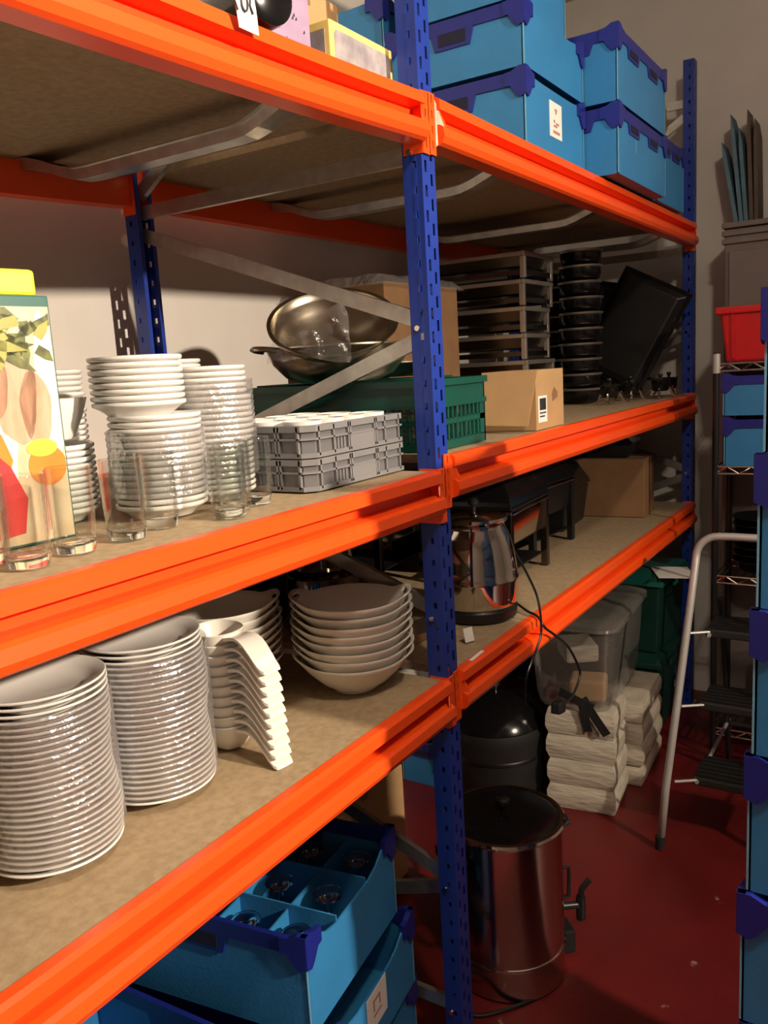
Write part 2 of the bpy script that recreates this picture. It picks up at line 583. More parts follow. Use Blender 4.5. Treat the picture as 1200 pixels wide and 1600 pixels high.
def shelf(x0, x1, z, sag, bars):
    global hat0
    beam(x0 + UW + .003, x1 - .003, z, False, sag)
    beam(x0 + UW + .003, x1 - .003, z, True, sag)
    n = 12
    bb = B()
    rings = []
    L = x1 - x0 - UW
    for i in range(n + 1):
        s_ = i / n
        dz = -sag * 4 * s_ * (1 - s_) - .001
        xx = x0 + UW + .002 + s_ * (L - .004)
        rings.append([(xx, .012, z + dz), (xx, D - .012, z + dz), (xx, D - .012, z + dz - .018), (xx, .012, z + dz - .018)])
    obj('shelf_board', bb.loft(rings), 'chip', rack)
    for bx_ in bars:
        s_ = (bx_ - x0) / (x1 - x0)
        dz = -sag * 4 * s_ * (1 - s_)
        if hat0 is None:
            hat0 = obj('support_bar', hat_mesh(), 'galv', rack, (bx_, 0, z + dz))
        else:
            h = hat0.copy()
            COL.objects.link(h)
            h.parent = rack
            h.location = (bx_, 0, z + dz)
LB = (-.29, -1.22, -2.15)
RB = (.60, 1.42, 2.30)
shelf(-W, 0, L4, .030, LB)
shelf(-W, 0, L3, 0, LB)
shelf(-W, 0, L2, 0, LB)
shelf(0, W, L4R, 0, RB)
shelf(0, W, L3R, 0, RB)
shelf(0, W, L2R, 0, RB)

def brace(x, p, q, w_=.034):
    """folded strip brace in the plane x between (y, z) points"""
    a = Vector((p[0], p[1])); c = Vector((q[0], q[1]))
    d = (c - a).normalized(); nn = Vector((-d.y, d.x)) * (w_ / 2)
    bb = B()
    poly = [a + nn, c + nn, c - nn, a - nn]
    bb.prism([tuple(v) for v in poly], lambda u, v, t: (t, u, v), x - .0015, x + .0015)
    for s_ in (1, -1):
        e = nn * s_
        i_ = nn * (s_ * .88)
        bb.prism([tuple(a + e), tuple(c + e), tuple(c + i_), tuple(a + i_)], lambda u, v, t: (t, u, v), x + .0015, x + .013)
    return obj('brace', bb, 'galv', rack)
def bolt(x, y, z):
    return obj('bolt', B().lathe([(0, -.005), (.006, -.005), (.007, -.002), (.007, 0), (0, 0)], 12, mtx=Matrix.Translation((x, y, z)) @ Matrix.Rotation(PI / 2, 4, 'Y')), 'chrome', rack, smooth=True)
FN = [1.797, 1.148, .468]
for x in (-W, 0, W):
    xb = x + .022
    brace(xb, (.030, 2.155), (.870, 2.155))
    brace(xb, (.030, .131), (.870, .131))
    brace(xb, (.030, 2.78), (.870, 2.78))
    rn = [2.10, 1.480, .80, .17]
    for i, z in enumerate(FN):
        brace(xb - .005 if i % 2 else xb, (.020, z + .012), (.870, rn[i]))
        brace(xb + .015, (.020, z - .012), (.870, rn[i + 1]))
    brace(xb, (.870, 2.20), (.020, 2.74))
    for z in FN + [.131, 2.155]:
        bolt(x - .001, .028, z)

# ------------------------------------------------------------------ blue glassware crates
def crate_wall(bb, f, L, h, dip, t=.005):
    """upright sheet with a dipped top edge, f(u, v, t) -> point"""
    pts = [(0, 0), (L, 0), (L, h)]
    n = 10
    for i in range(n, -1, -1):
        u = i / n
        k = min(u, 1 - u) / .28
        k = min(1, k)
        pts.append((.012 + u * (L - .024), h - dip * (k * k * (3 - 2 * k))))
    pts.append((0, h))
    bb.prism(pts, f, 0, t)
def make_crate(name, label, loc, rz, w_, d_, h, strips=('-x', '+x'), n_handles=1, dip=.022, group=None, dip_all=False, hh=None, dividers=None, cat='crate'):
    t = thing(name, label, cat, loc, rz, group)
    bb = B()
    Fs = {'-y': (lambda u, v, s: (u, s, v), w_), '+y': (lambda u, v, s: (u, d_ - s, v), w_),
          '-x': (lambda u, v, s: (s, u, v), d_), '+x': (lambda u, v, s: (w_ - s, u, v), d_)}
    for k, (f, L) in Fs.items():
        crate_wall(bb, f, L, h, (dip if (k not in strips or dip_all) else 0.0))
    bb.bx(.005, w_ - .005, .005, d_ - .005, 0, .006)
    obj('body', bb, 'correx', t)
    for k, (f, L) in Fs.items():
        if k in strips:
            m = .042
            hc = hh or .060
            parts_ = []
            pts = [(.03, h + .004), (L - .03, h + .004), (L - .03, h - .030)]
            hs = [(i + .5) / n_handles * (L - .10) + .05 for i in range(n_handles)]
            for c in reversed(hs):
                pts += [(c + m + .024, h - .030), (c + m + .012, h - hc), (c - m - .012, h - hc), (c - m - .024, h - .030)]
            pts += [(.03, h - .030)]
            obj('rim_strip', B().prism(pts, f, -.004, .007), 'navy', t)
            for c in hs:
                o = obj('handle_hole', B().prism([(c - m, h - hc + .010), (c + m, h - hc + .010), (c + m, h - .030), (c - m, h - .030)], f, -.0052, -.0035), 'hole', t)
    # bulged corner brackets
    for cx, sx in ((0, 1), (w_, -1)):
        for cy, sy in ((0, 1), (d_, -1)):
            q = B()
            for f, ll in ((lambda u, v, s: (cx + sx * u, cy - sy * s, v), .055), (lambda u, v, s: (cx - sx * s, cy + sy * u, v), .055)):
                q.prism([(-.006, h - .055), (.012, h - .062), (.024, h - .052), (.040, h - .030), (ll, h - .030), (ll, h + .004), (.035, h + .006), (.015, h + .016), (-.006, h + .016)], f, -.006, .007)
            obj('corner_bracket', q, 'navy', t)
            obj('corner_fold', B().bx(cx - sx * .0014, cx + sx * .0016, cy - sy * .0014, cy + sy * .0016, .002, h - .056), 'edge', t)
    if dividers:
        nx, ny = dividers
        z1 = h - .035
        for i in range(1, nx):
            obj('divider', B().bx(i * w_ / nx - .002, i * w_ / nx + .002, .006, d_ - .006, .007, z1), 'correx', t)
        for i in range(1, ny):
            obj('divider', B().bx(.006, w_ - .006, i * d_ / ny - .002, i * d_ / ny + .002, .007, z1 - .012), 'correx', t)
    return t
def sticker(t, f, u0, u1, v0, v1, lines, m='paper', ink='inkp', tilt=0, marks=True):
    """paper label with scribbled print lines on a crate wall"""
    la = obj('paper_label', B().prism([(u0, v0), (u1, v0), (u1, v1), (u0, v1)], f, -.0014, -.0002), m, t, label='white paper label with faded print')
    q = B()
    for (a, c, e, g) in lines:
        q.prism([(u0 + a * (u1 - u0), v0 + c * (v1 - v0)), (u0 + e * (u1 - u0), v0 + c * (v1 - v0)), (u0 + e * (u1 - u0), v0 + g * (v1 - v0)), (u0 + a * (u1 - u0), v0 + g * (v1 - v0))], f, -.0020, -.0012)
    obj('print', q, ink, la)
    return la
FRONT = lambda u, v, s: (u, s, v)

# stack behind the orange beam, right bay, top level
cA1 = make_crate('glassware_crate', 'lower blue crate of the stack by the middle upright, white paper label on its side', (.655, .040, L4R + .001), 0, .46, .42, .205, ('-x', '+x'), 1, hh=.072, dip=.004, group='blue crates on the top shelf')
sticker(cA1, FRONT, .175, .270, .075, .172, [(.40, .76, .60, .82), (.45, .68, .56, .76), (.3, .42, .42, .5), (.48, .38, .75, .44), (.3, .3, .6, .36), (.25, .12, .8, .2)])
cA2 = make_crate('glassware_crate', 'middle blue crate of the stack by the middle upright, with a hand hole', (.655, .040, L4R + .2225), 0, .46, .42, .160, ('-x', '+x'), 1, hh=.072, dip=.010, group='blue crates on the top shelf')
cA3 = make_crate('glassware_crate', 'topmost blue crate of the stack by the middle upright, mostly above the picture', (.68, .08, L4R + .405), 0, .40, .36, .2, ('-x', '+x'), 1, hh=.072, group='blue crates on the top shelf')
cB1 = make_crate('glassware_crate', 'lower blue crate overhanging the beam beside the far upright, two hand holes', (1.130, -.066, L4R + .002), 0, .56, .46, .195, ('-x', '-y', '+x'), 2, group='blue crates on the top shelf')
obj('scratch', B().bx(.19, .193, -.0012, -.0002, .09, .13), 'edge', cB1)
cB2 = make_crate('glassware_crate', 'upper blue crate stacked on the overhanging crate beside the far upright', (1.128, -.066, L4R + .215), 0, .56, .46, .205, ('-x', '-y', '+x'), 2, group='blue crates on the top shelf')
cC = make_crate('glassware_crate', 'small blue crate standing behind the overhanging pair, next to the far upright', (1.72, -.030, L4R + .002), 0, .40, .40, .235, ('-x', '-y', '+x'), 2, group='blue crates on the top shelf')
# crate behind the yellow carton
for k, lab in enumerate(('lowest blue crate of the rear stack between upright and wall, on the top shelf', 'middle blue crate of the rear stack on the top shelf, navy corner by the upright', 'topmost blue crate of the rear stack on the top shelf, cut by the picture edge')):
    make_crate('glassware_crate', lab, (.700, .500, L4R + .001 + k * .180), 0, .42, .36, .160, ('-y', '+y'), 1, hh=.065, dip=.004, group='blue crates on the top shelf')

def cardbox(name, label, loc, rz, d, m='card', flaps=False, cat='box', group=None, rot=None, seam=True):
    t = thing(name, label, cat, loc, rz, group, rot)
    x, y, z = d
    obj('carton_body', B().bx(0, x, 0, y, 0, z), m, t, bevel=.003)
    if seam:
        obj('packing_tape', B().bx(x * .46, x * .54, -.0008, y + .0008, z - .03, z + .0008), 'cardd', t)
    return t
cardbox('cardboard_box', 'brown cardboard box lying on top of the upper blue crates', (.76, .15, L4R + .632), 0, (.30, .26, .14), 'card')
bt = cardbox('cardboard_box', 'small dark brown cardboard box tipped up on the small blue crate', (1.96, .035, L4R + .365), 0, (.16, .12, .13), 'cardd', rot=(R(10), R(42), R(8)))
# left bay, top level -------------------------------------------------
yb = thing('yellow_carton', 'yellow carton with a grey picture panel on the top shelf by the middle upright', 'box', (-.195, .075, L4 + .002), 0)
obj('carton_body', B().bx(0, .225, 0, .13, 0, .100), 'yellow', yb, bevel=.002)
obj('picture_panel', B().prism([(.014, .012), (.205, .012), (.212, .022), (.212, .078), (.205, .086), (.020, .086), (.014, .078)], FRONT, -.0012, -.0001), 'photo', yb)
obj('side_panel', B().prism([(.012, .012), (.115, .012), (.115, .085), (.012, .085)], lambda u, v, s: (s, u, v), -.0012, -.0001), 'photo', yb)
lb = thing('lilac_box', 'pale lilac box with dark speckles beside the yellow carton on the top shelf', 'box', (-.36, .085, L4 - .004), R(4))
obj('carton_body', B().bx(0, .13, 0, .13, 0, .24), 'lilac', lb, bevel=.003)
q = B()
for k in range(16):
    u, v = random.uniform(.01, .12), random.uniform(.01, .2)
    q.prism([(u, v), (u + .006, v + .002), (u + .004, v + .007)], FRONT, -.001, 0)
obj('speckle_print', q, 'ink', lb)
cb1 = cardbox('cardboard_box', 'plain brown cardboard box standing on end behind the yellow carton', (-.165, .225, L4 + .002), 0, (.225, .12, .235), 'card')
blk = thing('black_bottle', 'black bottle lying on its side at the top shelf edge above the white tag', 'bottle', (-.485, -.022, L4 + .030), 0, rot=(0, 0, R(-12)))
obj('bottle_body', B().lathe([(0, 0), (.035, 0), (.045, .006), (.046, .02), (.046, .15), (.04, .17), (.018, .19), (.016, .205), (0, .205)], 32, mtx=Matrix.Rotation(-PI / 2, 4, 'X')), 'blackgloss', blk, smooth=True)
obj('bottle_cap', B().lathe([(0, .206), (.02, .206), (.02, .23), (0, .23)], 24, mtx=Matrix.Rotation(-PI / 2, 4, 'X')), 'black', blk, smooth=True)
tg = thing('paper_tag', 'white paper tag with handwritten black marks hanging over the top beam', 'tag', (-.575, -.0275, L4 - .046), 0)
rings = []
for i in range(12):
    t = i / 11
    z = .085 * t
    y = -.004 * math.sin(t * 3) - (.0 if t < .8 else 0)
    x = -.026 * t
    rings.append([(x, y, z), (x + .052 - .008 * (1 - t), y, z), (x + .052 - .008 * (1 - t), y + .001, z), (x, y + .001, z)])
rings.append([(-.026, .0, .088), (.026, .0, .088), (.026, .02, .0885), (-.026, .02, .0885)])
obj('paper', B().loft(rings), 'paper', tg)
q = B()
yq = -.0052
q.tube([(-.010, yq, .040), (-.016, yq, .052), (-.014, yq, .066), (-.006, yq, .070)], .0016, 6)
q.tube([(.006 + .007 * math.cos(a), yq, .055 + .012 * math.sin(a)) for a in [k * PI / 6 for k in range(13)]], .0015, 6)
q.tube([(.024, yq, .044), (.018, yq, .054), (.020, yq, .068)], .0015, 6)
obj('handwriting', q, 'ink', tg, (0.004, 0, -.020))

# ------------------------------------------------------------------ white plates, second level
def disc_mesh(name, prof, seg=48):
    bb = B().lathe(prof, seg)
    bmesh.ops.recalc_face_normals(bb.b, faces=bb.b.faces[:])
    me = bpy.data.meshes.new(name)
    bb.b.to_mesh(me)
    bb.b.free()
    for p in me.polygons:
        p.use_smooth = True
    me.set_sharp_from_angle(angle=R(50))
    return me
plate_me = disc_mesh('plate', [(0, .003), (.054, .003), (.058, 0), (.064, 0), (.067, .004), (.085, .0115), (.100, .0185), (.1045, .0205), (.105, .0225), (.1035, .0240), (.100, .0232), (.084, .0162), (.068, .0072), (0, .0070)], 56)
plate_me.materials.append(M['china'])
def stack(name, me, c, z, n, pitch, label, cat, group, jit=.0015, lean=(0, 0), shift=None, scale=1.0):
    """every piece of the stack is its own object"""
    out = []
    for k in range(n):
        o = bpy.data.objects.new(name, me)
        COL.objects.link(o)
        sh = shift(k) if shift else (0, 0)
        o.location = (c[0] + random.uniform(-jit, jit) + lean[0] * k + sh[0], c[1] + random.uniform(-jit, jit) + lean[1] * k + sh[1], z + k * pitch + (sh[2] if len(sh) > 2 else 0))
        o.rotation_euler = (0, 0, random.uniform(0, 6))
        if scale != 1:
            o.scale = (scale, scale, scale)
        tag(o, label.replace('#', from_top(k, n)), cat, group)
        out.append(o)
    return out
def wrap(label, c, z0, z1, r, seed=0, amp=.0012, pitch=.0107, z00=0, seg=72):
    """shrink film: follows the rims of the stack, with crumples"""
    n = int((z1 - z0) / (pitch / 4))
    prof = [(r, z0 + (z1 - z0) * i / n) for i in range(n + 1)]
    def wob(a, z):
        v = Vector((math.cos(a) * 3.2 + seed, math.sin(a) * 3.2, z * 22))
        v2 = Vector((math.cos(a) * 11, math.sin(a) * 11 + seed, z * 60))
        rib = .0009 * math.cos(2 * PI * (z - z00) / pitch)
        return 1 + (amp * max(0, .5 + noise.noise(v) + .6 * noise.noise(v2)) + rib) / r
    bb = B().lathe(prof, seg, wob=wob)
    o = obj('cling_film', bb, 'film', None, (c[0], c[1], 0), smooth=True, auto=0)
    return tag(o, label, 'film')
P1, P2 = (-.884, .212), (-.6640, .2245)
sh1 = lambda k: (.003 * math.sin(k * .33), -.003 * math.sin(k * .33)) if k < 20 else (.001, -.001)
stack('dinner_plate', plate_me, P1, L2 + .001, 28, .0097, 'white plate, # in the wrapped stack at the front left', 'plate', 'plates in the nearer wrapped stack', shift=sh1, scale=.97, jit=.001)
sh2 = lambda k: (.0022 * math.sin(k * .4), -.0022 * math.sin(k * .4 + 1))
stack('dinner_plate', plate_me, P2, L2 + .001, 28, .0098, 'white plate, # in the wrapped stack beside the spoons', 'plate', 'plates in the farther wrapped stack', shift=sh2, scale=.97, jit=.001)
wrap('clear cling film wound round the front left stack of white plates', P1, L2 + .035, L2 + .262, .1064, seed=1, pitch=.0097, z00=L2 + .0225)
wrap('clear cling film wound round the stack of white plates beside the handled spoons', P2, L2 + .030, L2 + .268, .1064, seed=5, pitch=.0098, z00=L2 + .0225)

# ------------------------------------------------------------------ white serving spoons with curled handles
def spoon_mesh():
    bb = B()
    # rounded square bowl
    prof = [(0, .0), (.026, .0), (.036, .006), (.050, .026), (.058, .052), (.060, .056), (.0575, .0575), (.0545, .053), (.046, .030), (.033, .0125), (0, .0085)]
    def wob(a, z):
        return 1 + .07 * (abs(math.cos(2 * a)) ** .5 * -1 + 1)
    prof = [(r * .86, z) for r, z in prof]
    bb.lathe(prof, 44, wob=wob)
    # handle, arching over and down in -y
    n = 16
    rings = []
    path = [(-.045, .0505, .040), (-.066, .056, .043), (-.082, .0585, .046), (-.096, .056, .048), (-.108, .050, .049), (-.118, .042, .049), (-.127, .033, .048), (-.136, .0235, .047), (-.144, .0155, .045), (-.151, .0105, .043), (-.157, .0085, .038)]
    for i, (y, z, wd) in enumerate(path):
        h = wd / 2
        cz = .006
        rings.append([(-h, y, z), (-h * .4, y, z - .002), (h * .4, y, z - .002), (h, y, z), (h, y - .0016, z - .0060), (h * .4, y - .0016, z - .0072), (-h * .4, y - .0016, z - .0072), (-h, y - .0016, z - .0060)])
    bb.loft(rings)
    return bb
SPC = (-.478, .222)
sp0 = obj('serving_spoon', spoon_mesh(), 'cream', None, (SPC[0], SPC[1], L2 + .047), R(2), smooth=True, auto=45)
nsp = 10
sp_me = sp0.data
for k in range(nsp):
    o = sp0 if k == 0 else bpy.data.objects.new('serving_spoon', sp_me)
    if k:
        COL.objects.link(o)
    o.location = (SPC[0] - .0006 * k, SPC[1] + .0008 * k, L2 + .0015 + k * .0203)
    o.rotation_euler = (R(.8), 0, R(-9))
    tag(o, 'ivory china spoon bowl with drooping handle, %s of its nested stack' % from_top(k, nsp), 'spoon', 'nested china spoons on the lower shelf')

# ------------------------------------------------------------------ white bowls with cut-out handles
def lug_bowl_mesh(r=.118):
    bb = B()
    seg = 64
    prof_o = [(0, .004), (.040, .004), (.043, 0), (.049, 0), (.052, .005), (.080, .024), (.102, .047), (.114, .066), (.118, .0725)]
    prof_i = [(.1175, .0750), (.1135, .0735), (.1085, .0655), (.098, .0505), (.077, .030), (.050, .0125), (0, .0105)]
    def lift(a, rr):
        # the two handle wings rise at a = 0 and PI
        t = max(0, abs(math.cos(a)) - .78) / .22
        return t, (max(0, rr - .095) / .023)
    rings = []
    for (rr, z) in prof_o + prof_i:
        if rr == 0:
            rings.append([bb.b.verts.new((0, 0, z))])
            continue
        ring = []
        for k in range(seg):
            a = 2 * PI * k / seg
            t, g = lift(a, rr)
            t2 = t * t * (3 - 2 * t)
            r2 = rr + .020 * t2 * g
            z2 = z + .016 * t2 * g
            ring.append(bb.b.verts.new((r2 * math.cos(a), r2 * math.sin(a), z2)))
        rings.append(ring)
    no = len(prof_o)
    for i in range(len(rings) - 1):
        a_, c_ = rings[i], rings[i + 1]
        for k in range(seg):
            j = (k + 1) % seg
            if len(a_) == 1:
                bb.b.faces.new((a_[0], c_[j], c_[k]))
            elif len(c_) == 1:
                bb.b.faces.new((a_[k], a_[j], c_[0]))
            else:
                # leave the grip slot open in both skins just under the rim
                slot = i in (no - 3, no + 1) and ((k % 32) in (0, 1, 2, 29, 30, 31))
                if slot:
                    continue
                bb.b.faces.new((a_[k], a_[j], c_[j], c_[k]))
    # walls of the slot
    for k0 in (29, 61):
        o1, o2 = rings[no - 3], rings[no - 2]
        i1, i2 = rings[no + 1], rings[no + 2]
        idx = [(k0 + d) % seg for d in range(0, 7)]
        for a, c in zip(idx, idx[1:]):
            bb.b.faces.new((o1[a], o1[c], i2[c], i2[a]))
            bb.b.faces.new((o2[a], o2[c], i1[c], i1[a]))
        for a in (idx[0], idx[-1]):
            bb.b.faces.new((o1[a], o2[a], i1[a], i2[a]))
    return bb
lug0 = obj('handled_bowl', lug_bowl_mesh(), 'cream', None, (0, 0, 0), smooth=True, auto=50)
lug_me = lug0.data
first = True
for c, z, n, rz, lab, grp in (((-.118, .168), L2 + .001, 8, -60, 'ivory bowl with cut-out grips, # of the stack next to the middle upright', 'handled bowls next to the upright'),
                              ((-.275, .420), L2 + .001, 8, -52, 'ivory bowl with cut-out grips, # of the stack behind the handled spoons', 'handled bowls behind the spoons')):
    for k in range(n):
        o = lug0 if first else bpy.data.objects.new('handled_bowl', lug_me)
        if not first:
            COL.objects.link(o)
        first = False
        o.location = (c[0] + random.uniform(-.003, .003), c[1] + random.uniform(-.003, .003), z + k * .0193)
        o.rotation_euler = (0, 0, R(rz + random.uniform(-3, 3)))
        tag(o, lab.replace('#', from_top(k, n)), 'bowl', grp)
# grey platters behind
plat_me = disc_mesh('platter', [(0, .003), (.09, .003), (.095, 0), (.103, 0), (.107, .004), (.140, .020), (.152, .023), (.152, .026), (.140, .0245), (.108, .0090), (0, .0088)], 56)
plat_me.materials.append(M['china'])
stack('serving_platter', plat_me, (-.46, .695), L2 + .001, 20, .0098, 'wide white platter, # of the shaded stack behind the plates', 'platter', 'platters at the back of the lower shelf')

# ------------------------------------------------------------------ third level, left bay: dishes, tumblers, drinks carton
dish_me = disc_mesh('side_dish', [(0, .003), (.044, .003), (.047, 0), (.053, 0), (.057, .005), (.068, .0125), (.0755, .0160), (.0775, .0175), (.0782, .0205), (.0775, .0232), (.0755, .0240), (.072, .0225), (.066, .0190), (.060, .0120), (.056, .0098), (0, .0096)], 52)
dish_me.materials.append(M['china'])
DG = 'white dishes stacked on the third shelf'
shd = lambda k: (0.002 * math.sin(k), 0) if k < 15 else (-.012, .019, .0120)
stack('side_dish', dish_me, (-.598, .212), L3 + .002, 23, .0107, 'small white dish, # of the two-tier stack behind the middle tumblers', 'dish', 'dishes of the two-tier stack', shift=shd, jit=.0008)
shd2 = lambda k: (-.002, .002, .0022) if k > 16 else ((.0025, -.0025, .0012) if k > 9 else (0, 0))
stack('side_dish', dish_me, (-.432, .238), L3 + .002, 22, .0107, 'small white dish, # of the tall stack beside the grey trays', 'dish', 'dishes of the tall stack', shift=shd2, scale=.94, jit=.0008)
stack('side_dish', dish_me, (-.705, .365), L3 + .002, 11, .0107, 'small white dish, # of the short stack beside the drinks carton', 'dish', 'dishes of the short stack')
deep_me = disc_mesh('deep_bowl', [(0, .003), (.036, .003), (.040, 0), (.046, 0), (.052, .010), (.066, .040), (.074, .066), (.0745, .0685), (.072, .0680), (.063, .041), (.048, .012), (0, .010)], 52)
deep_me.materials.append(M['china'])
o = bpy.data.objects.new('deep_bowl', deep_me)
COL.objects.link(o)
o.location = (-.705, .365, L3 + .002 + 11 * .0107 + .022)
tag(o, 'deep plain white bowl resting on the short dish stack beside the drinks carton', 'bowl')
stack('side_dish', dish_me, (-.560, .560), L3 + .002, 23, .0107, 'small white dish, # of the rear stack showing past the drinks carton', 'dish', 'dishes of the rear stack')
stack('side_dish', dish_me, (-.318, .475), L3 + .002, 24, .0107, 'small white dish, # of the stack hidden behind the tall one', 'dish', 'dishes of the hidden rear stack')
wrap('clear cling film round the tall dish stack beside the grey trays', (-.432, .238), L3 + .05, L3 + .225, .0806, seed=9, z00=L3 + .0205)
wrap('clear cling film round the lower tier of the dish stack behind the tumblers', (-.598, .212), L3 + .04, L3 + .150, .0810, seed=12, z00=L3 + .0205)

TH = .120
def tumbler(c, rz, label):
    t = thing('tumbler', label, 'glass', (c[0], c[1], L3 + .0015), rz, 'tumblers along the third shelf edge')
    r, h = .0305, TH
    fl = lambda a, z: 1 + (.016 * math.cos(9 * a) if .012 < z < h * .75 else 0)
    if not tumbler_me:
        tumbler_me.append(obj('glass_wall', B().lathe([(.0288, .016), (.0292, .022), (r, .05), (r + .0010, h - .002), (r + .0004, h), (r - .0012, h - .001), (r - .0021, .05), (.0262, .022), (.0250, .018)], 54, wob=fl), 'thinglass', t, smooth=True, auto=50).data)
        tumbler_me.append(obj('thick_base', B().lathe([(0, .002), (.022, .002), (.0255, 0), (.0275, .002), (.0287, .010), (.0287, .0158), (.024, .0168), (.016, .0135), (0, .0125)], 54), 'glass', t, smooth=True, auto=50).data)
    else:
        for nm_, me in zip(('glass_wall', 'thick_base'), tumbler_me):
            o = bpy.data.objects.new(nm_, me)
            COL.objects.link(o)
            o.parent = t
tumbler_me = []
gl = [((-1.045, .070), 'glass tumbler cut by the left picture edge, before the drinks carton'),
      ((-.953, .082), 'glass tumbler standing before the red drink on the carton'),
      ((-.868, .098), 'glass tumbler just right of the drinks carton'),
      ((-.776, .098), 'glass tumbler before the two-tier dish stack'),
      ((-.688, .122), 'glass tumbler half hidden, second to the left of the tall stack tumblers'),
      ((-.530, .106), 'glass tumbler at the left of the three before the tall dish stack'),
      ((-.588, .066), 'glass tumbler foremost of the three before the tall dish stack'),
      ((-.464, .116), 'glass tumbler beside the grey trays, right of the tall dish stack'),
      ((-.965, .155), 'glass tumbler in the second row close to the drinks carton front')]
for i, (c, lab) in enumerate(gl):
    tumbler(c, i * .7, lab)

# drinks carton
jc = thing('drinks_carton', 'tall green carton with pineapple, orange and red drink pictures and a yellow top', 'box', (-1.070, .236, L3 + .001), R(-7))
JW, JD, JH = .285, .090, .362
M['jgreen'] = mat('dark_green_card', (0.010, 0.10, 0.085), 0.45)
M['jcream'] = mat('cream_print', (0.72, 0.58, 0.40), 0.4, col2=(0.62, 0.44, 0.27), scale=12)
M['jwhite'] = mat('white_print', (0.86, 0.83, 0.74), 0.4)
M['jpink'] = mat('pinkish_print', (0.66, 0.40, 0.27), 0.4, col2=(0.50, 0.26, 0.15), scale=16, stretch=(3, 1, .7))
M['jleaf'] = mat('leaf_print', (0.17, 0.19, 0.03), 0.4, col2=(0.035, 0.035, 0.012), scale=45)
M['jleaf2'] = mat('pale_leaf_print', (0.34, 0.34, 0.07), 0.4, col2=(0.28, 0.28, 0.05), scale=40)
M['jred'] = mat('red_print', (0.62, 0.035, 0.03), 0.4, col2=(0.45, 0.02, 0.03), scale=9)
M['jorange'] = mat('orange_print', (0.86, 0.27, 0.02), 0.4, var=0.25, scale=10)
M['jyellow'] = mat('yellow_print', (0.90, 0.70, 0.05), 0.4, var=0.1)
obj('carton_body', B().bx(0, JW, 0, JD, 0, JH), 'jgreen', jc, bevel=.002)
obj('picture', B().prism([(.004, .004), (JW - .003, .004), (JW - .003, JH - .016), (.004, JH - .016)], FRONT, -.0012, -.0002), 'jcream', jc)
pic = B()
def blob(cx, cy, rx, ry, n=22, wv=0.0, ph=0.0):
    return [(cx + rx * (1 + wv * math.sin(5 * a + ph)) * math.cos(a), cy + ry * (1 + wv * math.sin(4 * a + ph)) * math.sin(a)) for a in [2 * PI * i / n for i in range(n)]]
def pr_(name, polys, m, d):
    q = B()
    for p in polys:
        p = [(min(max(u, .005), JW - .004), min(max(v, .005), JH - .017)) for u, v in p]
        q.prism(p, FRONT, -.0012 - d, -.0010)
    return obj(name, q, m, jc)
pr_('white_swirl', [blob(.180, .145, .030, .085, wv=.12), blob(.268, .23, .018, .11, wv=.05), blob(.150, .215, .03, .05, wv=.1)], 'jwhite', .0002)
pr_('pineapple_flesh', [blob(.215, .225, .034, .075, wv=.06), blob(.245, .20, .024, .055, wv=.05), blob(.185, .24, .022, .05, wv=.05)], 'jpink', .0004)
leaves = []
leaves2 = []
for k in range(42):
    a = R(-178 + 356 * k / 41 + random.uniform(-8, 8))
    l = random.uniform(.030, .075)
    cx, cy = .215 + random.uniform(-.05, .05), .305 + random.uniform(-.03, .025)
    ex, ey = cx + l * math.sin(a) * .8, cy + l * math.cos(a) * .7
    nx, ny = math.cos(a) * .0075, -math.sin(a) * .0075
    (leaves if k % 3 else leaves2).append([(cx - nx, cy - ny), (cx + nx, cy + ny), ((cx + ex) / 2 + nx, (cy + ey) / 2 + ny), (ex, ey), ((cx + ex) / 2 - nx, (cy + ey) / 2 - ny)])
pr_('pineapple_leaves', leaves, 'jleaf', .0006)
pr_('pineapple_leaves', leaves2, 'jleaf2', .0007)
pr_('red_drink', [[(.10, .01), (.205, .02), (.215, .07), (.195, .12), (.175, .165), (.10, .17)]], 'jred', .0005)
pr_('orange_drink', [[(.10, .135), (.18, .135), (.196, .118), (.20, .128), (.188, .165), (.172, .185), (.10, .19)]], 'jorange', .0008)
pr_('yellow_drink', [[(.10, .178), (.172, .178), (.165, .205), (.14, .222), (.10, .22)]], 'jyellow', .0009)
pr_('orange_fruit', [blob(.252, .115, .030, .030)], 'jorange', .0007)
pr_('lemon_fruit', [blob(.246, .142, .024, .013)], 'jyellow', .0009)
top = B()
top.bx(.0, JW - .012, .006, JD - .006, JH, JH + .038)
obj('yellow_lid', top, 'yellowb', jc, bevel=.006)

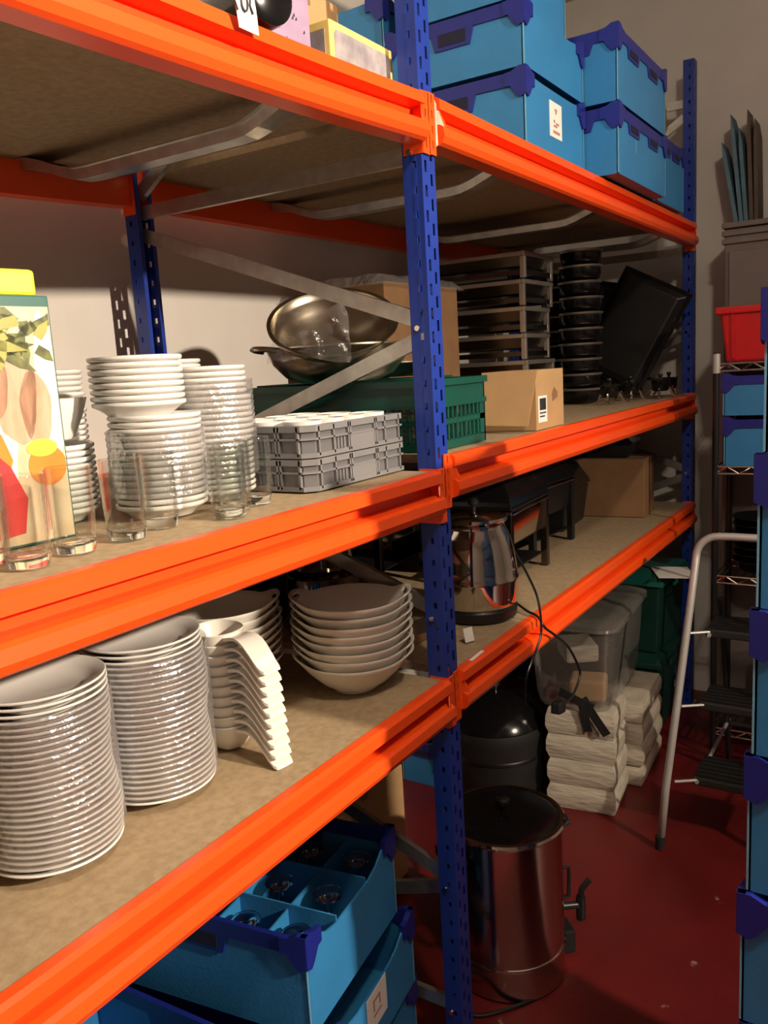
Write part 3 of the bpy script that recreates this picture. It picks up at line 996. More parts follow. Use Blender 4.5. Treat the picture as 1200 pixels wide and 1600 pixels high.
# ------------------------------------------------------------------ grey stacking trays
def make_tray(loc, label):
    t = thing('grey_tray', label, 'tray', loc, 0, 'grey plastic trays on the third shelf')
    w_, d_, h, c = .325, .30, .066, .018
    out = [(c, 0), (w_, 0), (w_, d_), (c, d_), (0, d_ - c), (0, c)]
    inn = [(c + .003, .008), (w_ - .008, .008), (w_ - .008, d_ - .008), (c + .003, d_ - .008), (.008, d_ - c - .003), (.008, c + .003)]
    bb = B()
    z0, z1 = .006, h - .006
    bb.loft([[(x, y, z1) for x, y in inn], [(x, y, z1) for x, y in out], [(x, y, z0) for x, y in out], [(x, y, 0.006) for x, y in out]], True, False)
    bb.loft([[(x, y, .010) for x, y in inn], [(x, y, z1) for x, y in inn]], True, False)
    bb.face([(x, y, .010) for x, y in inn])
    bb.face([(x, y, .006) for x, y in out])
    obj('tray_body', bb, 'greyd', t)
    # raised ribs: rims top and bottom, and uprights
    rb = B()
    e = .006
    for z0, z1 in ((h - .014, h - .002), (.002, .011), (h - .030, h - .026)):
        o1 = [(c - .002, -e), (w_ + e, -e), (w_ + e, d_ + e), (c - .002, d_ + e), (-e, d_ - c + .002), (-e, c - .002)]
        rb.loft([[(x, y, z1) for x, y in inn], [(x, y, z1) for x, y in o1], [(x, y, z0) for x, y in o1], [(x, y, z0) for x, y in inn]], True, False)
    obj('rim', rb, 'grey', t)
    for u in (.026, .075, .125, .132, .222, .229, .262, .318):
        obj('rib', B().bx(u - .0022, u + .0022, -e, .002, .006, h - .004), 'grey', t)
    for u in (.024, .070, .078, .18, .19, .28):
        obj('rib', B().bx(-e, .002, u - .0022, u + .0022, .006, h - .004), 'grey', t)
    obj('panel', B().bx(.132, .222, -.005, .001, .010, .036), 'grey', t)
    q = B()
    for k in range(9):
        q.bx(-.003, .001, .084 + k * .010, .088 + k * .010, .014, .034)
        if k < 4:
            q.bx(.078 + k * .011, .082 + k * .011, -.003, .001, .012, .034)
    obj('grille', q, 'grey', t)
    return t
TX, TY = -.338, .084
make_tray((TX, TY, L3 + .001), 'lower grey plastic tray of the pair beside the tall dish stack')
make_tray((TX, TY, L3 + .0655), 'upper grey plastic tray of the pair, filled with white ramekins')
ram_me = disc_mesh('ramekin', [(0, .0), (.028, 0), (.030, .004), (.034, .042), (.0345, .047), (.0325, .047), (.030, .01), (0, .007)], 28)
ram_me.materials.append(M['china'])
nm = ['first', 'second', 'third', 'fourth']
for i in range(4):
    for j in range(3):
        o = bpy.data.objects.new('ramekin', ram_me)
        COL.objects.link(o)
        o.location = (TX + .046 + i * .076, TY + .048 + j * .088, L3 + .0655 + .0125)
        o.scale = (1.05, 1.15, 1.25)
        tag(o, 'white ramekin in the grey tray, %s row from front, %s from the left' % (nm[j], nm[i]), 'ramekin', 'ramekins in the upper grey tray')

# ------------------------------------------------------------------ green crates and pans
def green_crate(loc, rz, w_, d_, h, label):
    t = thing('green_crate', label, 'crate', loc, rz, 'green ventilated crates on the third shelf')
    sides = {'-y': (lambda u, v, s: (u, s, v), w_), '+y': (lambda u, v, s: (u, d_ - s, v), w_), '-x': (lambda u, v, s: (s, u, v), d_), '+x': (lambda u, v, s: (w_ - s, u, v), d_)}
    th = .006
    for k, (f, L) in sides.items():
        bb = B()
        q = lambda u0, u1, v0, v1, t0=0, t1=th: bb.prism([(u0, v0), (u1, v0), (u1, v1), (u0, v1)], f, t0, t1)
        q(0, L, 0, .022)
        q(0, L, .058, .072)
        q(0, L, .106, h)
        q(0, .03, .02, .11)
        q(L - .03, L, .02, .11)
        n = max(6, int((L - .06) / .021))
        for i in range(n):
            u = .03 + (L - .06) * (i + .5) / n
            q(u - .004, u + .004, .02, .06)
            q(u - .004, u + .004, .07, .108)
        obj('slatted_side', bb, 'green', t)
        obj('rim', B().prism([(-.006, h - .016), (L + .006, h - .016), (L + .006, h), (-.006, h)], f, -.007, .008), 'green', t)
        obj('band', B().prism([(-.003, .100), (L + .003, .100), (L + .003, .112), (-.003, .112)], f, -.004, .004), 'green', t)
    obj('crate_floor', B().bx(.004, w_ - .004, .004, d_ - .004, .002, .008), 'green', t)
    return t
GC = (.085, .055)
green_crate((*GC, L3R + .001), 0, .285, .56, .166, 'green ventilated crate at the middle upright, white crockery showing through its slots')
green_crate((.40, .33, L3R + .001), 0, .30, .50, .166, 'green ventilated crate standing behind the small open cardboard box')
stack('side_dish', dish_me, (.19, .155), L3R + .0105, 8, .0107, 'white dish, # of the pile inside the green crate by the upright', 'dish', 'dishes inside the green crate')
stack('side_dish', dish_me, (.275, .300), L3R + .0105, 7, .0107, 'white dish, # of the pile at the middle of the green crate', 'dish', 'dishes in the middle of the green crate')
lad = thing('steel_ladle', 'steel ladle lying at the front rim of the green crate', 'ladle', (.285, .098, L3R + .160), 0)
obj('ladle_bowl', B().lathe([(0, -.030), (.018, -.026), (.030, -.012), (.034, .004), (.032, .004), (.028, -.010), (.016, -.023), (0, -.027)], 24), 'chrome', lad, smooth=True)
obj('handle', B().tube([(0, .033, .002), (.0, .05, .012), (.0, .08, .024), (.0, .10, .030)], .005, 8), 'chrome', lad, smooth=True)

ZG = L3R + .168
def basin(name, label, loc, rot, prof, m, handles=None, seg=56):
    t = thing(name, label, 'pan', loc, rot=rot)
    obj('pan_body', B().lathe(prof, seg), m, t, smooth=True, auto=50)
    for (a, r0, z0) in handles or []:
        q = B()
        ca, sa = math.cos(a), math.sin(a)
        pts = []
        for i in range(9):
            th = -PI / 2 + PI * i / 8
            rr = r0 + .042 * math.cos(th)
            ww = .055 * math.sin(th)
            pts.append((ca * rr - sa * ww, sa * rr + ca * ww, z0 + .006 * math.cos(th)))
        q.tube(pts, .007, 8)
        obj('handle', q, m, t, smooth=True)
    return t
basin('steel_basin', 'wide shallow steel basin with loop handle resting on the green crate', (.222, .400, ZG + .004), (0, 0, 0),
      [(0, 0), (.10, 0), (.14, .016), (.172, .05), (.186, .085), (.192, .088), (.192, .092), (.182, .090), (.166, .052), (.136, .020), (.098, .005), (0, .005)], 'dullsteel', [(R(148), .186, .086), (R(-32), .186, .086)])
basin('steel_pot', 'deep steel bowl tilted towards the front inside the wide basin', (.212, .402, ZG + .074), (R(18), R(-29), 0),
      [(0, .004), (.05, .004), (.094, .020), (.134, .052), (.155, .082), (.160, .095), (.167, .097), (.167, .101), (.157, .099), (.150, .080), (.146, .078), (.129, .056), (.090, .025), (.05, .010), (0, .010)], 'dullsteel')
basin('steel_dish', 'shallow steel dish on the rear green crate behind the middle upright', (.56, .46, ZG + .004), (0, 0, 0),
      [(0, 0), (.08, 0), (.105, .012), (.125, .035), (.138, .040), (.138, .043), (.122, .040), (.102, .016), (.078, .004), (0, .004)], 'steel')
# crumpled clear bag over the basin
bb = B()
def bagf(u, v):
    a = R(150) + u * R(70)
    r = .172 + .040 * v
    z = ZG + .185 - .125 * v ** 1.3
    p = Vector((.235 + r * math.cos(a), .395 + r * math.sin(a), z))
    nz = noise.noise_vector(p * 22) * .014
    return p + nz
nu, nv = 24, 18
vv = [[bb.b.verts.new(bagf(i / nu, j / nv)) for j in range(nv + 1)] for i in range(nu + 1)]
for i in range(nu):
    for j in range(nv):
        bb.b.faces.new((vv[i][j], vv[i + 1][j], vv[i + 1][j + 1], vv[i][j + 1]))
tag(obj('plastic_bag', bb, 'film2', smooth=True, auto=0), 'crumpled clear plastic bag draped over the edge of the steel pans', 'bag')

bx2 = cardbox('cardboard_box', 'large brown cardboard box at the back wall behind the steel pans', (.72, .56, L3R + .001), 0, (.50, .31, .47), 'cardd')
bb = B()
vv = []
for i in range(21):
    row = []
    for j in range(9):
        p = Vector((.690 + .56 * i / 20, .53 + .36 * j / 8, L3R + .491))
        ed = min(i, 20 - i, j, 8 - j)
        if ed == 0:
            p.z -= .035
        p += noise.noise_vector(p * 14) * (.007 if ed else .003) + Vector((0, 0, .004))
        row.append(bb.b.verts.new(p))
    vv.append(row)
for i in range(20):
    for j in range(8):
        bb.b.faces.new((vv[i][j], vv[i + 1][j], vv[i + 1][j + 1], vv[i][j + 1]))
tag(obj('plastic_sheet', bb, 'film2', smooth=True, auto=0), 'clear plastic sheet over the large box behind the steel pans', 'sheet')

# small open cardboard box with a hanging flap
ob = thing('open_cardboard_box', 'small open brown cardboard box with hanging flap and barcode label by the green crate', 'box', (.625, .020, L3R + .001), 0)
bw, bd, bh = .215, .165, .168
q = B()
q.bx(0, bw, 0, .004, 0, bh).bx(0, bw, bd - .004, bd, 0, bh).bx(bw - .004, bw, .004, bd - .004, 0, bh).bx(0, .004, .004, bd - .004, 0, bh).bx(.004, bw - .004, .004, bd - .004, 0, .004)
q.bx(.004, bw - .004, .004, bd - .004, bh - .004, bh)
obj('carton_body', q, 'card', ob)
fl = B()
fl.prism([(-.008, bh), (bd - .004, bh), (bd + .004, .022), (-.002, .018)], lambda u, v, s: (s - .0 - (bh - v) * .42, u, v), -.004, -.001)
obj('flap', fl, 'card', ob)
bl = obj('barcode_label', B().prism([(.015, .020), (.080, .020), (.080, .095), (.015, .095)], FRONT, -.0014, -.0002), 'paper', ob, label='white printed barcode label')
q = B()
u = .024
while u < .072:
    wd = random.choice((.0015, .003, .002))
    q.prism([(u, .055), (u + wd, .055), (u + wd, .088), (u, .088)], FRONT, -.0022, -.0013)
    u += wd + random.choice((.0015, .002))
q.prism([(.024, .045), (.07, .045), (.07, .049), (.024, .049)], FRONT, -.0022, -.0013)
q.prism([(.024, .035), (.06, .035), (.06, .039), (.024, .039)], FRONT, -.0022, -.0013)
obj('print', q, 'ink', bl)
obj('print', B().prism([(.125, .075), (.165, .085), (.165, .10), (.14, .115), (.125, .10)], FRONT, -.0012, -.0001), 'cardd', ob)

# ------------------------------------------------------------------ chafing dishes stacked on the third shelf, right bay
def chafer(loc, rz, label, first=None, sx=.30, sy=.46, group='chafing dishes stacked on the third shelf'):
    t = thing('chafing_dish', label, 'chafing dish', loc, rz, group)
    h = .098
    q = B()
    q.taper(.012, sx - .012, .012, sy - .012, .040, h - .012, .012)
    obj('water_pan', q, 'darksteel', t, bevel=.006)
    q = B()
    e = .0
    for (x0, x1, y0, y1) in ((0, sx, 0, .014), (0, sx, sy - .014, sy), (0, .014, .014, sy - .014), (sx - .014, sx, .014, sy - .014)):
        q.bx(x0, x1, y0, y1, h - .018, h - .002)
    obj('rim_frame', q, 'satin', t, bevel=.002)
    for x in (.012, sx - .012):
        for y in (.012, sy - .012):
            obj('leg', B().bx(x - .010, x + .010, y - .010, y + .010, 0, h - .018), 'satin', t, bevel=.002)
    q = B()
    q.bx(.004, .008, .02, sy - .02, .012, .030)
    q.bx(sx - .008, sx - .004, .02, sy - .02, .012, .030)
    q.bx(.02, sx - .02, .004, .008, .012, .030)
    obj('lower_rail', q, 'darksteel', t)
    return t
ch0 = chafer((1.41, .375, L3R + .001), R(2), 'rectangular steel chafing dish, lowest of the stack behind the cardboard box')
CH = [0, .100, .200, .300, .400, .500]
for k in range(1, 6):
    d = dup(ch0, (1.41 + random.uniform(-.008, .008), .375 + random.uniform(-.006, .006), L3R + .001 + k * .100),
            'rectangular steel chafing dish, %s of the stack behind the cardboard box' % ('topmost' if k == 5 else ordinal(6 - k) + ' from the top'), R(random.uniform(0, 4)))
# black pots, stacked
pot_prof = [(0, 0), (.060, 0), (.078, .010), (.085, .030), (.086, .052), (.092, .056), (.093, .060), (.086, .062), (.083, .058), (.081, .030), (.075, .014), (.058, .006), (0, .006)]
pot_me = disc_mesh('black_pot', pot_prof, 36)
pot_me.materials.append(M['blackgloss'])
pot_me.materials.append(M['satin'])  # pale steel put on the rims to paint the highlights down the stack
for p in pot_me.polygons:
    if p.center.z > .0505 and math.hypot(p.center.x, p.center.y) > .080:
        p.material_index = 1
for cx, cy, n, lab, grp in ((1.93, .345, 10, 'glossy black round pot, # of the tall stack beside the chafing dishes', 'black pots in the tall stack'), (2.10, .50, 9, 'glossy black round pot, # of the stack behind the tall black one', 'black pots in the rear stack')):
    stack('black_pot', pot_me, (cx, cy), L3R + .003, n, .0632, lab, 'pot', grp, jit=.006)
# leaning black trays
def lean_tray(loc, rot, label):
    """gastronorm tray on edge, its base towards the aisle"""
    t = thing('black_tray', label, 'tray', loc, rot=rot, group='black trays leaning at the far end')
    q = B()
    q.loft([[(-.028, -.125, -.20), (-.028, .125, -.20), (-.028, .125, .20), (-.028, -.125, .20)], [(0, -.15, -.225), (0, .15, -.225), (0, .15, .225), (0, -.15, .225)]])
    obj('tray_pan', q, 'black', t, bevel=.006)
    q = B()
    for y0, y1, z0, z1 in ((-.165, .165, -.24, -.222), (-.165, .165, .222, .24), (-.165, -.147, -.222, .222), (.147, .165, -.222, .222)):
        q.bx(0, .005, y0, y1, z0, z1)
    obj('tray_rim', q, 'blackgloss', t, bevel=.0015)
    return t
lean_tray((2.235, .215, L3R + .300), (R(28), R(6), 0), 'large black tray tilted on edge before the far upright')
lean_tray((2.300, .300, L3R + .275), (R(12), R(6), 0), 'second black tray on edge, behind the tilted one at the far upright')
def burner(loc, rz, label):
    t = thing('black_burner', label, 'burner', loc, rz, 'black burner stands at the far end')
    obj('burner_cup', B().lathe([(0, .03), (.030, .03), (.036, .04), (.038, .075), (.042, .08), (.036, .08), (.032, .045), (0, .04)], 24), 'blackgloss', t, smooth=True)
    for k in range(3):
        a = k * 2 * PI / 3
        obj('leg', B().tube([(.026 * math.cos(a), .026 * math.sin(a), .045), (.045 * math.cos(a), .045 * math.sin(a), .04), (.058 * math.cos(a), .058 * math.sin(a), .012), (.07 * math.cos(a), .07 * math.sin(a), .005)], .0055, 8), 'chrome', t, smooth=True)
    obj('side_handle', B().tube([(.036, 0, .06), (.07, .01, .075), (.12, .0, .085)], .007, 8), 'black', t, smooth=True)
    obj('lid_knob', B().lathe([(0, .105), (.008, .104), (.011, .096), (.006, .088), (.006, .081), (.03, .079), (0, .079)], 16), 'black', t, smooth=True)
    return t
for (x, y, a, lab) in ((1.76, .17, 190, 'black spirit burner with chrome legs at the foot of the tall black stack'), (1.98, .150, 200, 'black spirit burner with chrome legs below the edge of the tilted black tray'), (2.13, .065, 190, 'black spirit burner with chrome legs close to the beam near the far upright'), (2.355, .085, 95, 'last black spirit burner, right beside the far upright')):
    burner((x, y, L3R + .002), R(a), lab)

# ------------------------------------------------------------------ second level, right bay
kt = thing('soup_kettle', 'polished steel soup kettle with lid standing beside the middle upright', 'kettle', (.470, .150, L2R + .001), R(-70))
obj('base', B().lathe([(0, 0), (.105, 0), (.112, .006), (.114, .030), (.108, .036), (0, .036)], 48), 'black', kt, smooth=True)
obj('kettle_body', B().lathe([(0, .036), (.109, .036), (.117, .050), (.1185, .105), (.1205, .109), (.1205, .116), (.1175, .120), (.115, .150), (.108, .195), (.096, .235), (.086, .255), (.084, .262), (.086, .268), (.080, .270), (0, .270)], 56), 'chrome', kt, smooth=True, auto=60)
ld_ = obj('lid', B().lathe([(0, .271), (.090, .271), (.094, .276), (.092, .284), (.070, .292), (.03, .298), (0, .30)], 48), 'chrome', kt, smooth=True)
obj('lid_knob', B().lathe([(0, .30), (.006, .30), (.007, .312), (.014, .318), (.015, .328), (.009, .335), (0, .337)], 20), 'black', ld_, smooth=True)
tg2 = tag(obj('price_card', B().box((0, 0, .0195), (.030, .0012, .036), rx=R(-14)), 'paper', None, (.240, .062, L2R + .0015), R(-22)), 'small blank white card standing on the shelf before the steel kettle', 'card')
tag(obj('tape_scrap', B().box((0, 0, .0006), (.075, .010, .001)), 'paper', None, (.155, -.002, L2R + .0015), R(3)), 'short strip of white tape on the beam below the kettle', 'tape')
# power cord
cp = [(.585, .085, L2R + .012), (.52, .02, L2R + .010), (.50, -.020, L2R + .004), (.50, -.040, .985), (.56, -.045, .945), (.66, -.045, .88), (.745, -.045, .79), (.755, -.045, .75), (.69, -.045, .715), (.60, -.045, .722)]
def smooth_path(p, n=8):
    out = []
    P = [Vector(a) for a in p]
    for i in range(len(P) - 1):
        p0, p1, p2, p3 = P[max(i - 1, 0)], P[i], P[i + 1], P[min(i + 2, len(P) - 1)]
        for k in range(n):
            t = k / n
            out.append(.5 * ((2 * p1) + (p2 - p0) * t + (2 * p0 - 5 * p1 + 4 * p2 - p3) * t * t + (3 * p1 - p0 - 3 * p2 + p3) * t ** 3))
    out.append(P[-1])
    return out
crd = thing('power_cord', 'black power cord trailing from the steel kettle over the beam', 'cord', (0, 0, 0))
obj('cable', B().tube(smooth_path(cp), .0038, 8), 'black', crd, smooth=True)
obj('plug', B().box((.575, -.045, .724), (.05, .03, .035), ry=R(10)), 'black', crd, bevel=.005)
crd2 = tag(obj('power_cord', B().tube(smooth_path([(.62, .10, L2R + .16), (.56, .03, L2R + .10), (.47, -.035, L2R + .06), (.462, -.045, .99), (.43, -.045, .95), (.385, -.045, .92), (.36, -.04, .88), (.37, -.03, .80)]), .0035, 8), 'black', smooth=True), 'thin black cord looping down across the beam beside the kettle cord', 'cord')

def big_chafer(loc, rz, label, pm='chrome', lm='darksteel'):
    t = thing('chafing_dish', label, 'chafing dish', loc, rz, 'chafing dishes on the lower shelf')
    sx, sy = .36, .30
    q = B()
    q.taper(.01, sx - .01, .01, sy - .01, .125, .235, .012)
    obj('water_pan', q, pm, t, bevel=.008)
    q = B()
    for (x0, x1, y0, y1) in ((0, sx, 0, .012), (0, sx, sy - .012, sy), (0, .012, .012, sy - .012), (sx - .012, sx, .012, sy - .012)):
        q.bx(x0, x1, y0, y1, .235, .247)
    obj('rim_frame', q, 'chrome', t, bevel=.002)
    for x in (.014, sx - .014):
        for y in (.014, sy - .014):
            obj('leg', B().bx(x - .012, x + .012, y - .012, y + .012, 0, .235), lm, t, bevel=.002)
    q = B()
    n = 10
    rings = []
    for i in range(n + 1):
        a = PI / 2 * i / n
        k = math.cos(a) * .5 + .5
        zz = .248 + .085 * math.sin(a)
        ww, dd = sx * (.5 * k + .0), sy * (.5 * k)
        if i == n:
            ww, dd = sx * .25, sy * .25
        rings.append([(sx / 2 - ww, sy / 2 - dd, zz), (sx / 2 + ww, sy / 2 - dd, zz), (sx / 2 + ww, sy / 2 + dd, zz), (sx / 2 - ww, sy / 2 + dd, zz)])
    q.loft(rings)
    l = obj('lid', q, 'blackgloss', t, bevel=.004)
    obj('lid_knob', B().lathe([(0, .334), (.008, .334), (.008, .348), (.016, .354), (.016, .366), (.010, .374), (0, .376)], 20, c=(sx / 2, sy / 2, 0)), 'chrome', l, smooth=True)
    obj('fuel_shelf', B().bx(.02, sx - .02, .02, sy - .02, .045, .050), 'black', t)
    return t
big_chafer((.735, .155, L2R + .001), R(3), 'steel chafing dish with black lid right behind the soup kettle')
big_chafer((1.16, .26, L2R + .001), R(-4), 'black chafing dish with steel rim, the middle one on the lower shelf', 'black', 'black')
big_chafer((.60, .555, L2R + .001), R(5), 'steel chafing dish with black lid against the wall behind the kettle')
def roaster(loc, rz, label, d):
    t = thing('black_roaster', label, 'roaster', loc, rz)
    x, y, z = d
    obj('roaster_body', B().taper(0, x, 0, y, 0, z * .62, .02), 'black', t, bevel=.008)
    l = obj('roaster_lid', B().loft([[(-.008, -.008, z * .63), (x + .008, -.008, z * .63), (x + .008, y + .008, z * .63), (-.008, y + .008, z * .63)], [(.0, .0, z * .72), (x, 0, z * .72), (x, y, z * .72), (0, y, z * .72)], [(.04, .04, z), (x - .04, .04, z), (x - .04, y - .04, z), (.04, y - .04, z)]]), 'blackgloss', t, bevel=.006)
    obj('lid_knob', B().lathe([(0, z), (.009, z), (.009, z + .014), (.017, z + .02), (.016, z + .034), (0, z + .038)], 20, c=(x / 2, y / 2, 0)), 'chrome', l, smooth=True)
    return t
roaster((1.60, .30, L2R + .001), R(4), 'big black lidded roaster beyond the chafing dishes on the lower shelf', (.34, .42, .26))
roaster((1.10, .62, L2R + .001), R(0), 'black lidded roaster at the wall behind the middle chafing dish', (.40, .24, .30))
cbx = cardbox('cardboard_box', 'brown cardboard box at the far end of the lower shelf', (2.005, .100, L2R + .001), R(4), (.20, .36, .255), 'cardd')
roaster((2.02, .16, L2R + .257), R(4), 'black lidded dish on the cardboard box at the far end', (.20, .24, .10))
# pans behind the bowls, left of the middle upright
def saucepan(loc, rz, label, r, h, m='steel'):
    t = thing('saucepan', label, 'pan', loc, rz, 'saucepans at the back of the lower shelf')
    obj('pan_body', B().lathe([(0, 0), (r * .9, 0), (r, .01), (r, h - .006), (r + .005, h), (r - .002, h), (r - .004, .014), (r * .88, .006), (0, .006)], 44), m, t, smooth=True, auto=50)
    obj('handle', B().tube([(r, 0, h - .02), (r + .05, 0, h - .012), (r + .16, 0, h)], lambda u: .010, 8), 'black', t, smooth=True)
    return t
saucepan((.22, .50, L2R + .001), R(40), 'steel saucepan glinting left of the middle upright, behind the bowls', .10, .155, 'chrome')
saucepan((.22, .50, L2R + .158), R(30), 'small steel saucepan stacked on the one behind the bowls', .085, .085, 'chrome')
saucepan((.185, .745, L2R + .001), R(95), 'dark saucepan standing at the wall behind the handled bowls', .11, .20, 'blackgloss')
dkb = cardbox('dark_box', 'low dark cardboard box on the shelf right behind the handled bowls', (.085, .175, L2R + .001), R(0), (.16, .16, .05), 'cardd')

# ------------------------------------------------------------------ on the floor under the right bay
ur = thing('drinks_boiler', 'tall steel catering boiler with black lid and tap on the red floor', 'boiler', (.372, .045, .001), 0)
UR = .160
M['boilsteel'] = mat('boiler_steel', (0.62, 0.52, 0.47), 0.17, metal=1.0, var=0.04, rvar=0.04)
obj('boiler_body', B().lathe([(0, 0), (UR - .006, 0), (UR, .006), (UR, .455), (0, .455)], 64), 'boilsteel', ur, smooth=True)
obj('lower_band', B().lathe([(UR - .001, .092), (UR + .003, .094), (UR + .004, .098), (UR + .003, .102), (UR - .001, .104)], 64), 'chrome', ur, smooth=True)
obj('top_rim', B().lathe([(UR - .004, .452), (UR + .008, .456), (UR + .010, .462), (UR + .006, .468), (UR - .006, .468)], 64), 'chrome', ur, smooth=True)
ul = obj('lid', B().lathe([(0, .456), (UR - .007, .456), (UR - .006, .466), (UR - .03, .474), (.06, .480), (0, .481)], 56), 'blackgloss', ur, smooth=True)
obj('lid_knob', B().lathe([(0, .481), (.010, .481), (.010, .497), (.020, .503), (.020, .514), (.012, .520), (0, .521)], 24), 'black', ul, smooth=True)
for a in (R(150), R(-28)):
    ca, sa = math.cos(a), math.sin(a)
    q = B()
    q.tube([(ca * UR - sa * w_, sa * UR + ca * w_, .40) if d == 0 else (ca * (UR + d) - sa * w_, sa * (UR + d) + ca * w_, .405) for w_, d in ((-.05, 0), (-.05, .03), (-.025, .042), (.025, .042), (.05, .03), (.05, 0))], .008, 8)
    obj('side_handle', q, 'black', ur, smooth=True)
ta = R(-48)
ca, sa = math.cos(ta), math.sin(ta)
tp = obj('tap', B().tube([(ca * UR, sa * UR, .155), (ca * (UR + .07), sa * (UR + .07), .150)], .011, 12).tube([(ca * (UR + .062), sa * (UR + .062), .175), (ca * (UR + .062), sa * (UR + .062), .105)], .014, 12), 'black', ur, smooth=True)
obj('tap_lever', B().tube([(ca * (UR + .062), sa * (UR + .062), .175), (ca * (UR + .066), sa * (UR + .066), .20), (ca * (UR + .090), sa * (UR + .090), .225)], .009, 8), 'black', tp, smooth=True)
obj('sight_tube', B().tube([(ca * UR, sa * UR, .18), (ca * (UR + .026), sa * (UR + .026), .185), (ca * (UR + .028), sa * (UR + .028), .24), (ca * (UR + .028), sa * (UR + .028), .275), (ca * UR, sa * UR, .28)], .006, 8), 'black', ur, smooth=True)
obj('control_box', B().box((ca * (UR + .012), sa * (UR + .012), .060), (.04, .07, .07), rz=ta), 'black', ur, bevel=.006)
obj('mains_lead', B().tube(smooth_path([(.10 - .25, .09, .055), (-.20, .06, .03), (-.23, .0, .006), (-.17, -.07, .006), (-.10, -.12, .006)]), .005, 8), 'black', ur, smooth=True)

cl = thing('soup_cauldron', 'big black soup cauldron with domed lid behind the steel boiler', 'pot', (1.30, .505, .001), 0)
obj('cauldron_body', B().lathe([(0, 0), (.15, 0), (.172, .01), (.180, .05), (.186, .18), (.197, .25), (.200, .285), (.194, .30), (0, .30)], 56), 'blackmatt', cl, smooth=True)
obj('band', B().lathe([(.1865, .172), (.1905, .176), (.1905, .186), (.1875, .190)], 56), 'black', cl, smooth=True)
cll = obj('lid', B().lathe([(0, .3005), (.196, .3005), (.200, .306), (.190, .330), (.15, .375), (.08, .41), (0, .42)], 56), 'blackgloss', cl, smooth=True)
obj('lid_knob', B().lathe([(0, .42), (.012, .42), (.012, .436), (.022, .442), (.020, .456), (0, .46)], 20), 'chrome', cll, smooth=True)
make_crate('glassware_crate', 'blue crate on the floor behind the black cauldron', (1.18, .715, .001), 0, .50, .17, .18, ('-x', '+x'), 1)

# linen bales
def bale(loc, rz, d, n, label, m='bale'):
    t = thing('linen_bale', label, 'linen', loc, rz, 'bales of folded linen on the floor')
    x, y, z = d
    h = z / n
    for k in range(n):
        o = random.uniform(-.006, .006)
        bb = B()
        rings = []
        for (e, zz) in ((.009, .001), (.0, h * .3), (.0, h * .7), (.009, h - .001)):
            ring = []
            pts = [(e, e), (x * .33, e), (x * .66, e), (x - e, e), (x - e, y / 2), (x - e, y - e), (x / 2, y - e), (e, y - e), (e, y * .66), (e, y * .33)]
            for (a, c) in pts:
                v = noise.noise_vector(Vector((a * 9 + k * 3.1, c * 9, zz * 20))) * .006
                ring.append((a + o + v.x, c + v.y + o * .5, k * h + zz))
            rings.append(ring)
        bb.loft(rings)
        obj('folded_sheet', bb, m, t, smooth=True, auto=60)
    return t
bale((1.275, .012, .001), R(6), (.235, .262, .40), 4, 'bale of folded white linen on the red floor below the clear tub')
bale((1.53, -.02, .001), R(3), (.36, .40, .36), 4, 'second bale of folded linen, standing right behind the nearer one')
# film over the second bale
# clear storage tub
tb = thing('storage_tub', 'clear plastic lidded tub with dark straps inside on the linen bales', 'tub', (1.265, .012, .404), R(4))
def rrect(x0, x1, y0, y1, r, z, n=5):
    pts = []
    for cx, cy, a0 in ((x1 - r, y0 + r, -90), (x1 - r, y1 - r, 0), (x0 + r, y1 - r, 90), (x0 + r, y0 + r, 180)):
        for i in range(n + 1):
            a = R(a0 + 90 * i / n)
            pts.append((cx + r * math.cos(a), cy + r * math.sin(a), z))
    return pts
bb = B()
bb.loft([rrect(.03, .55, .03, .30, .05, .002), rrect(.02, .56, .02, .31, .05, .05), rrect(.0, .58, .0, .33, .06, .325)], True, False)
bb.face(rrect(.03, .55, .03, .30, .05, .002))
obj('tub_body', bb, 'tubp', tb, smooth=True)
bb = B()
bb.loft([rrect(-.014, .594, -.014, .344, .07, .318), rrect(-.014, .594, -.014, .344, .07, .338), rrect(.02, .56, .02, .31, .06, .352), rrect(.06, .52, .06, .27, .05, .350)], True, True)
obj('tub_lid', bb, 'tubp', tb, smooth=True, auto=50)
for k, (x, y, z, sx, sy, sz, a, m) in enumerate(((.10, .12, .065, .14, .17, .10, 10, 'card'), (.28, .15, .09, .16, .2, .16, -14, 'blackmatt'), (.45, .15, .085, .14, .2, .15, 5, 'black'), (.16, .18, .19, .2, .16, .08, 30, 'bale'), (.40, .16, .225, .2, .15, .09, 12, 'black'))):
    tag(obj('packed_item', B().box((0, 0, 0), (sx * .8, sy * .8, sz * .85), rz=R(a)), m, None, (1.265 + x, .012 + y + x * .07, .404 + z), R(4), bevel=.012),
        ['brown carton packed in the clear tub, nearest end', 'black bag packed in the middle of the clear tub', 'black box packed at the far end of the clear tub', 'pale cloth folded on top of the brown carton in the tub', 'black case lying uppermost in the clear tub'][k], 'item')
# black straps hanging over the bale
st = thing('black_strap', 'flat black straps crossed over the near side of the linen bale', 'strap', (0, 0, 0))
for p, q_ in (((1.262, .215, .478), (1.262, .085, .43)), ((1.262, .125, .465), (1.262, .035, .335)), ((1.262, .13, .46), (1.262, .105, .335))):
    d = Vector(q_) - Vector(p)
    nn = Vector((0, -d.z, d.y)).normalized() * .017
    bb = B()
    rings = []
    for i in range(7):
        t_ = i / 6
        c = Vector(p) + d * t_ + Vector((-.006 - .004 * math.sin(t_ * PI), 0, 0))
        rings.append([c + nn, c - nn, c - nn + Vector((-.003, 0, 0)), c + nn + Vector((-.003, 0, 0))])
    obj('webbing', bb.loft(rings), 'blackmatt', st)

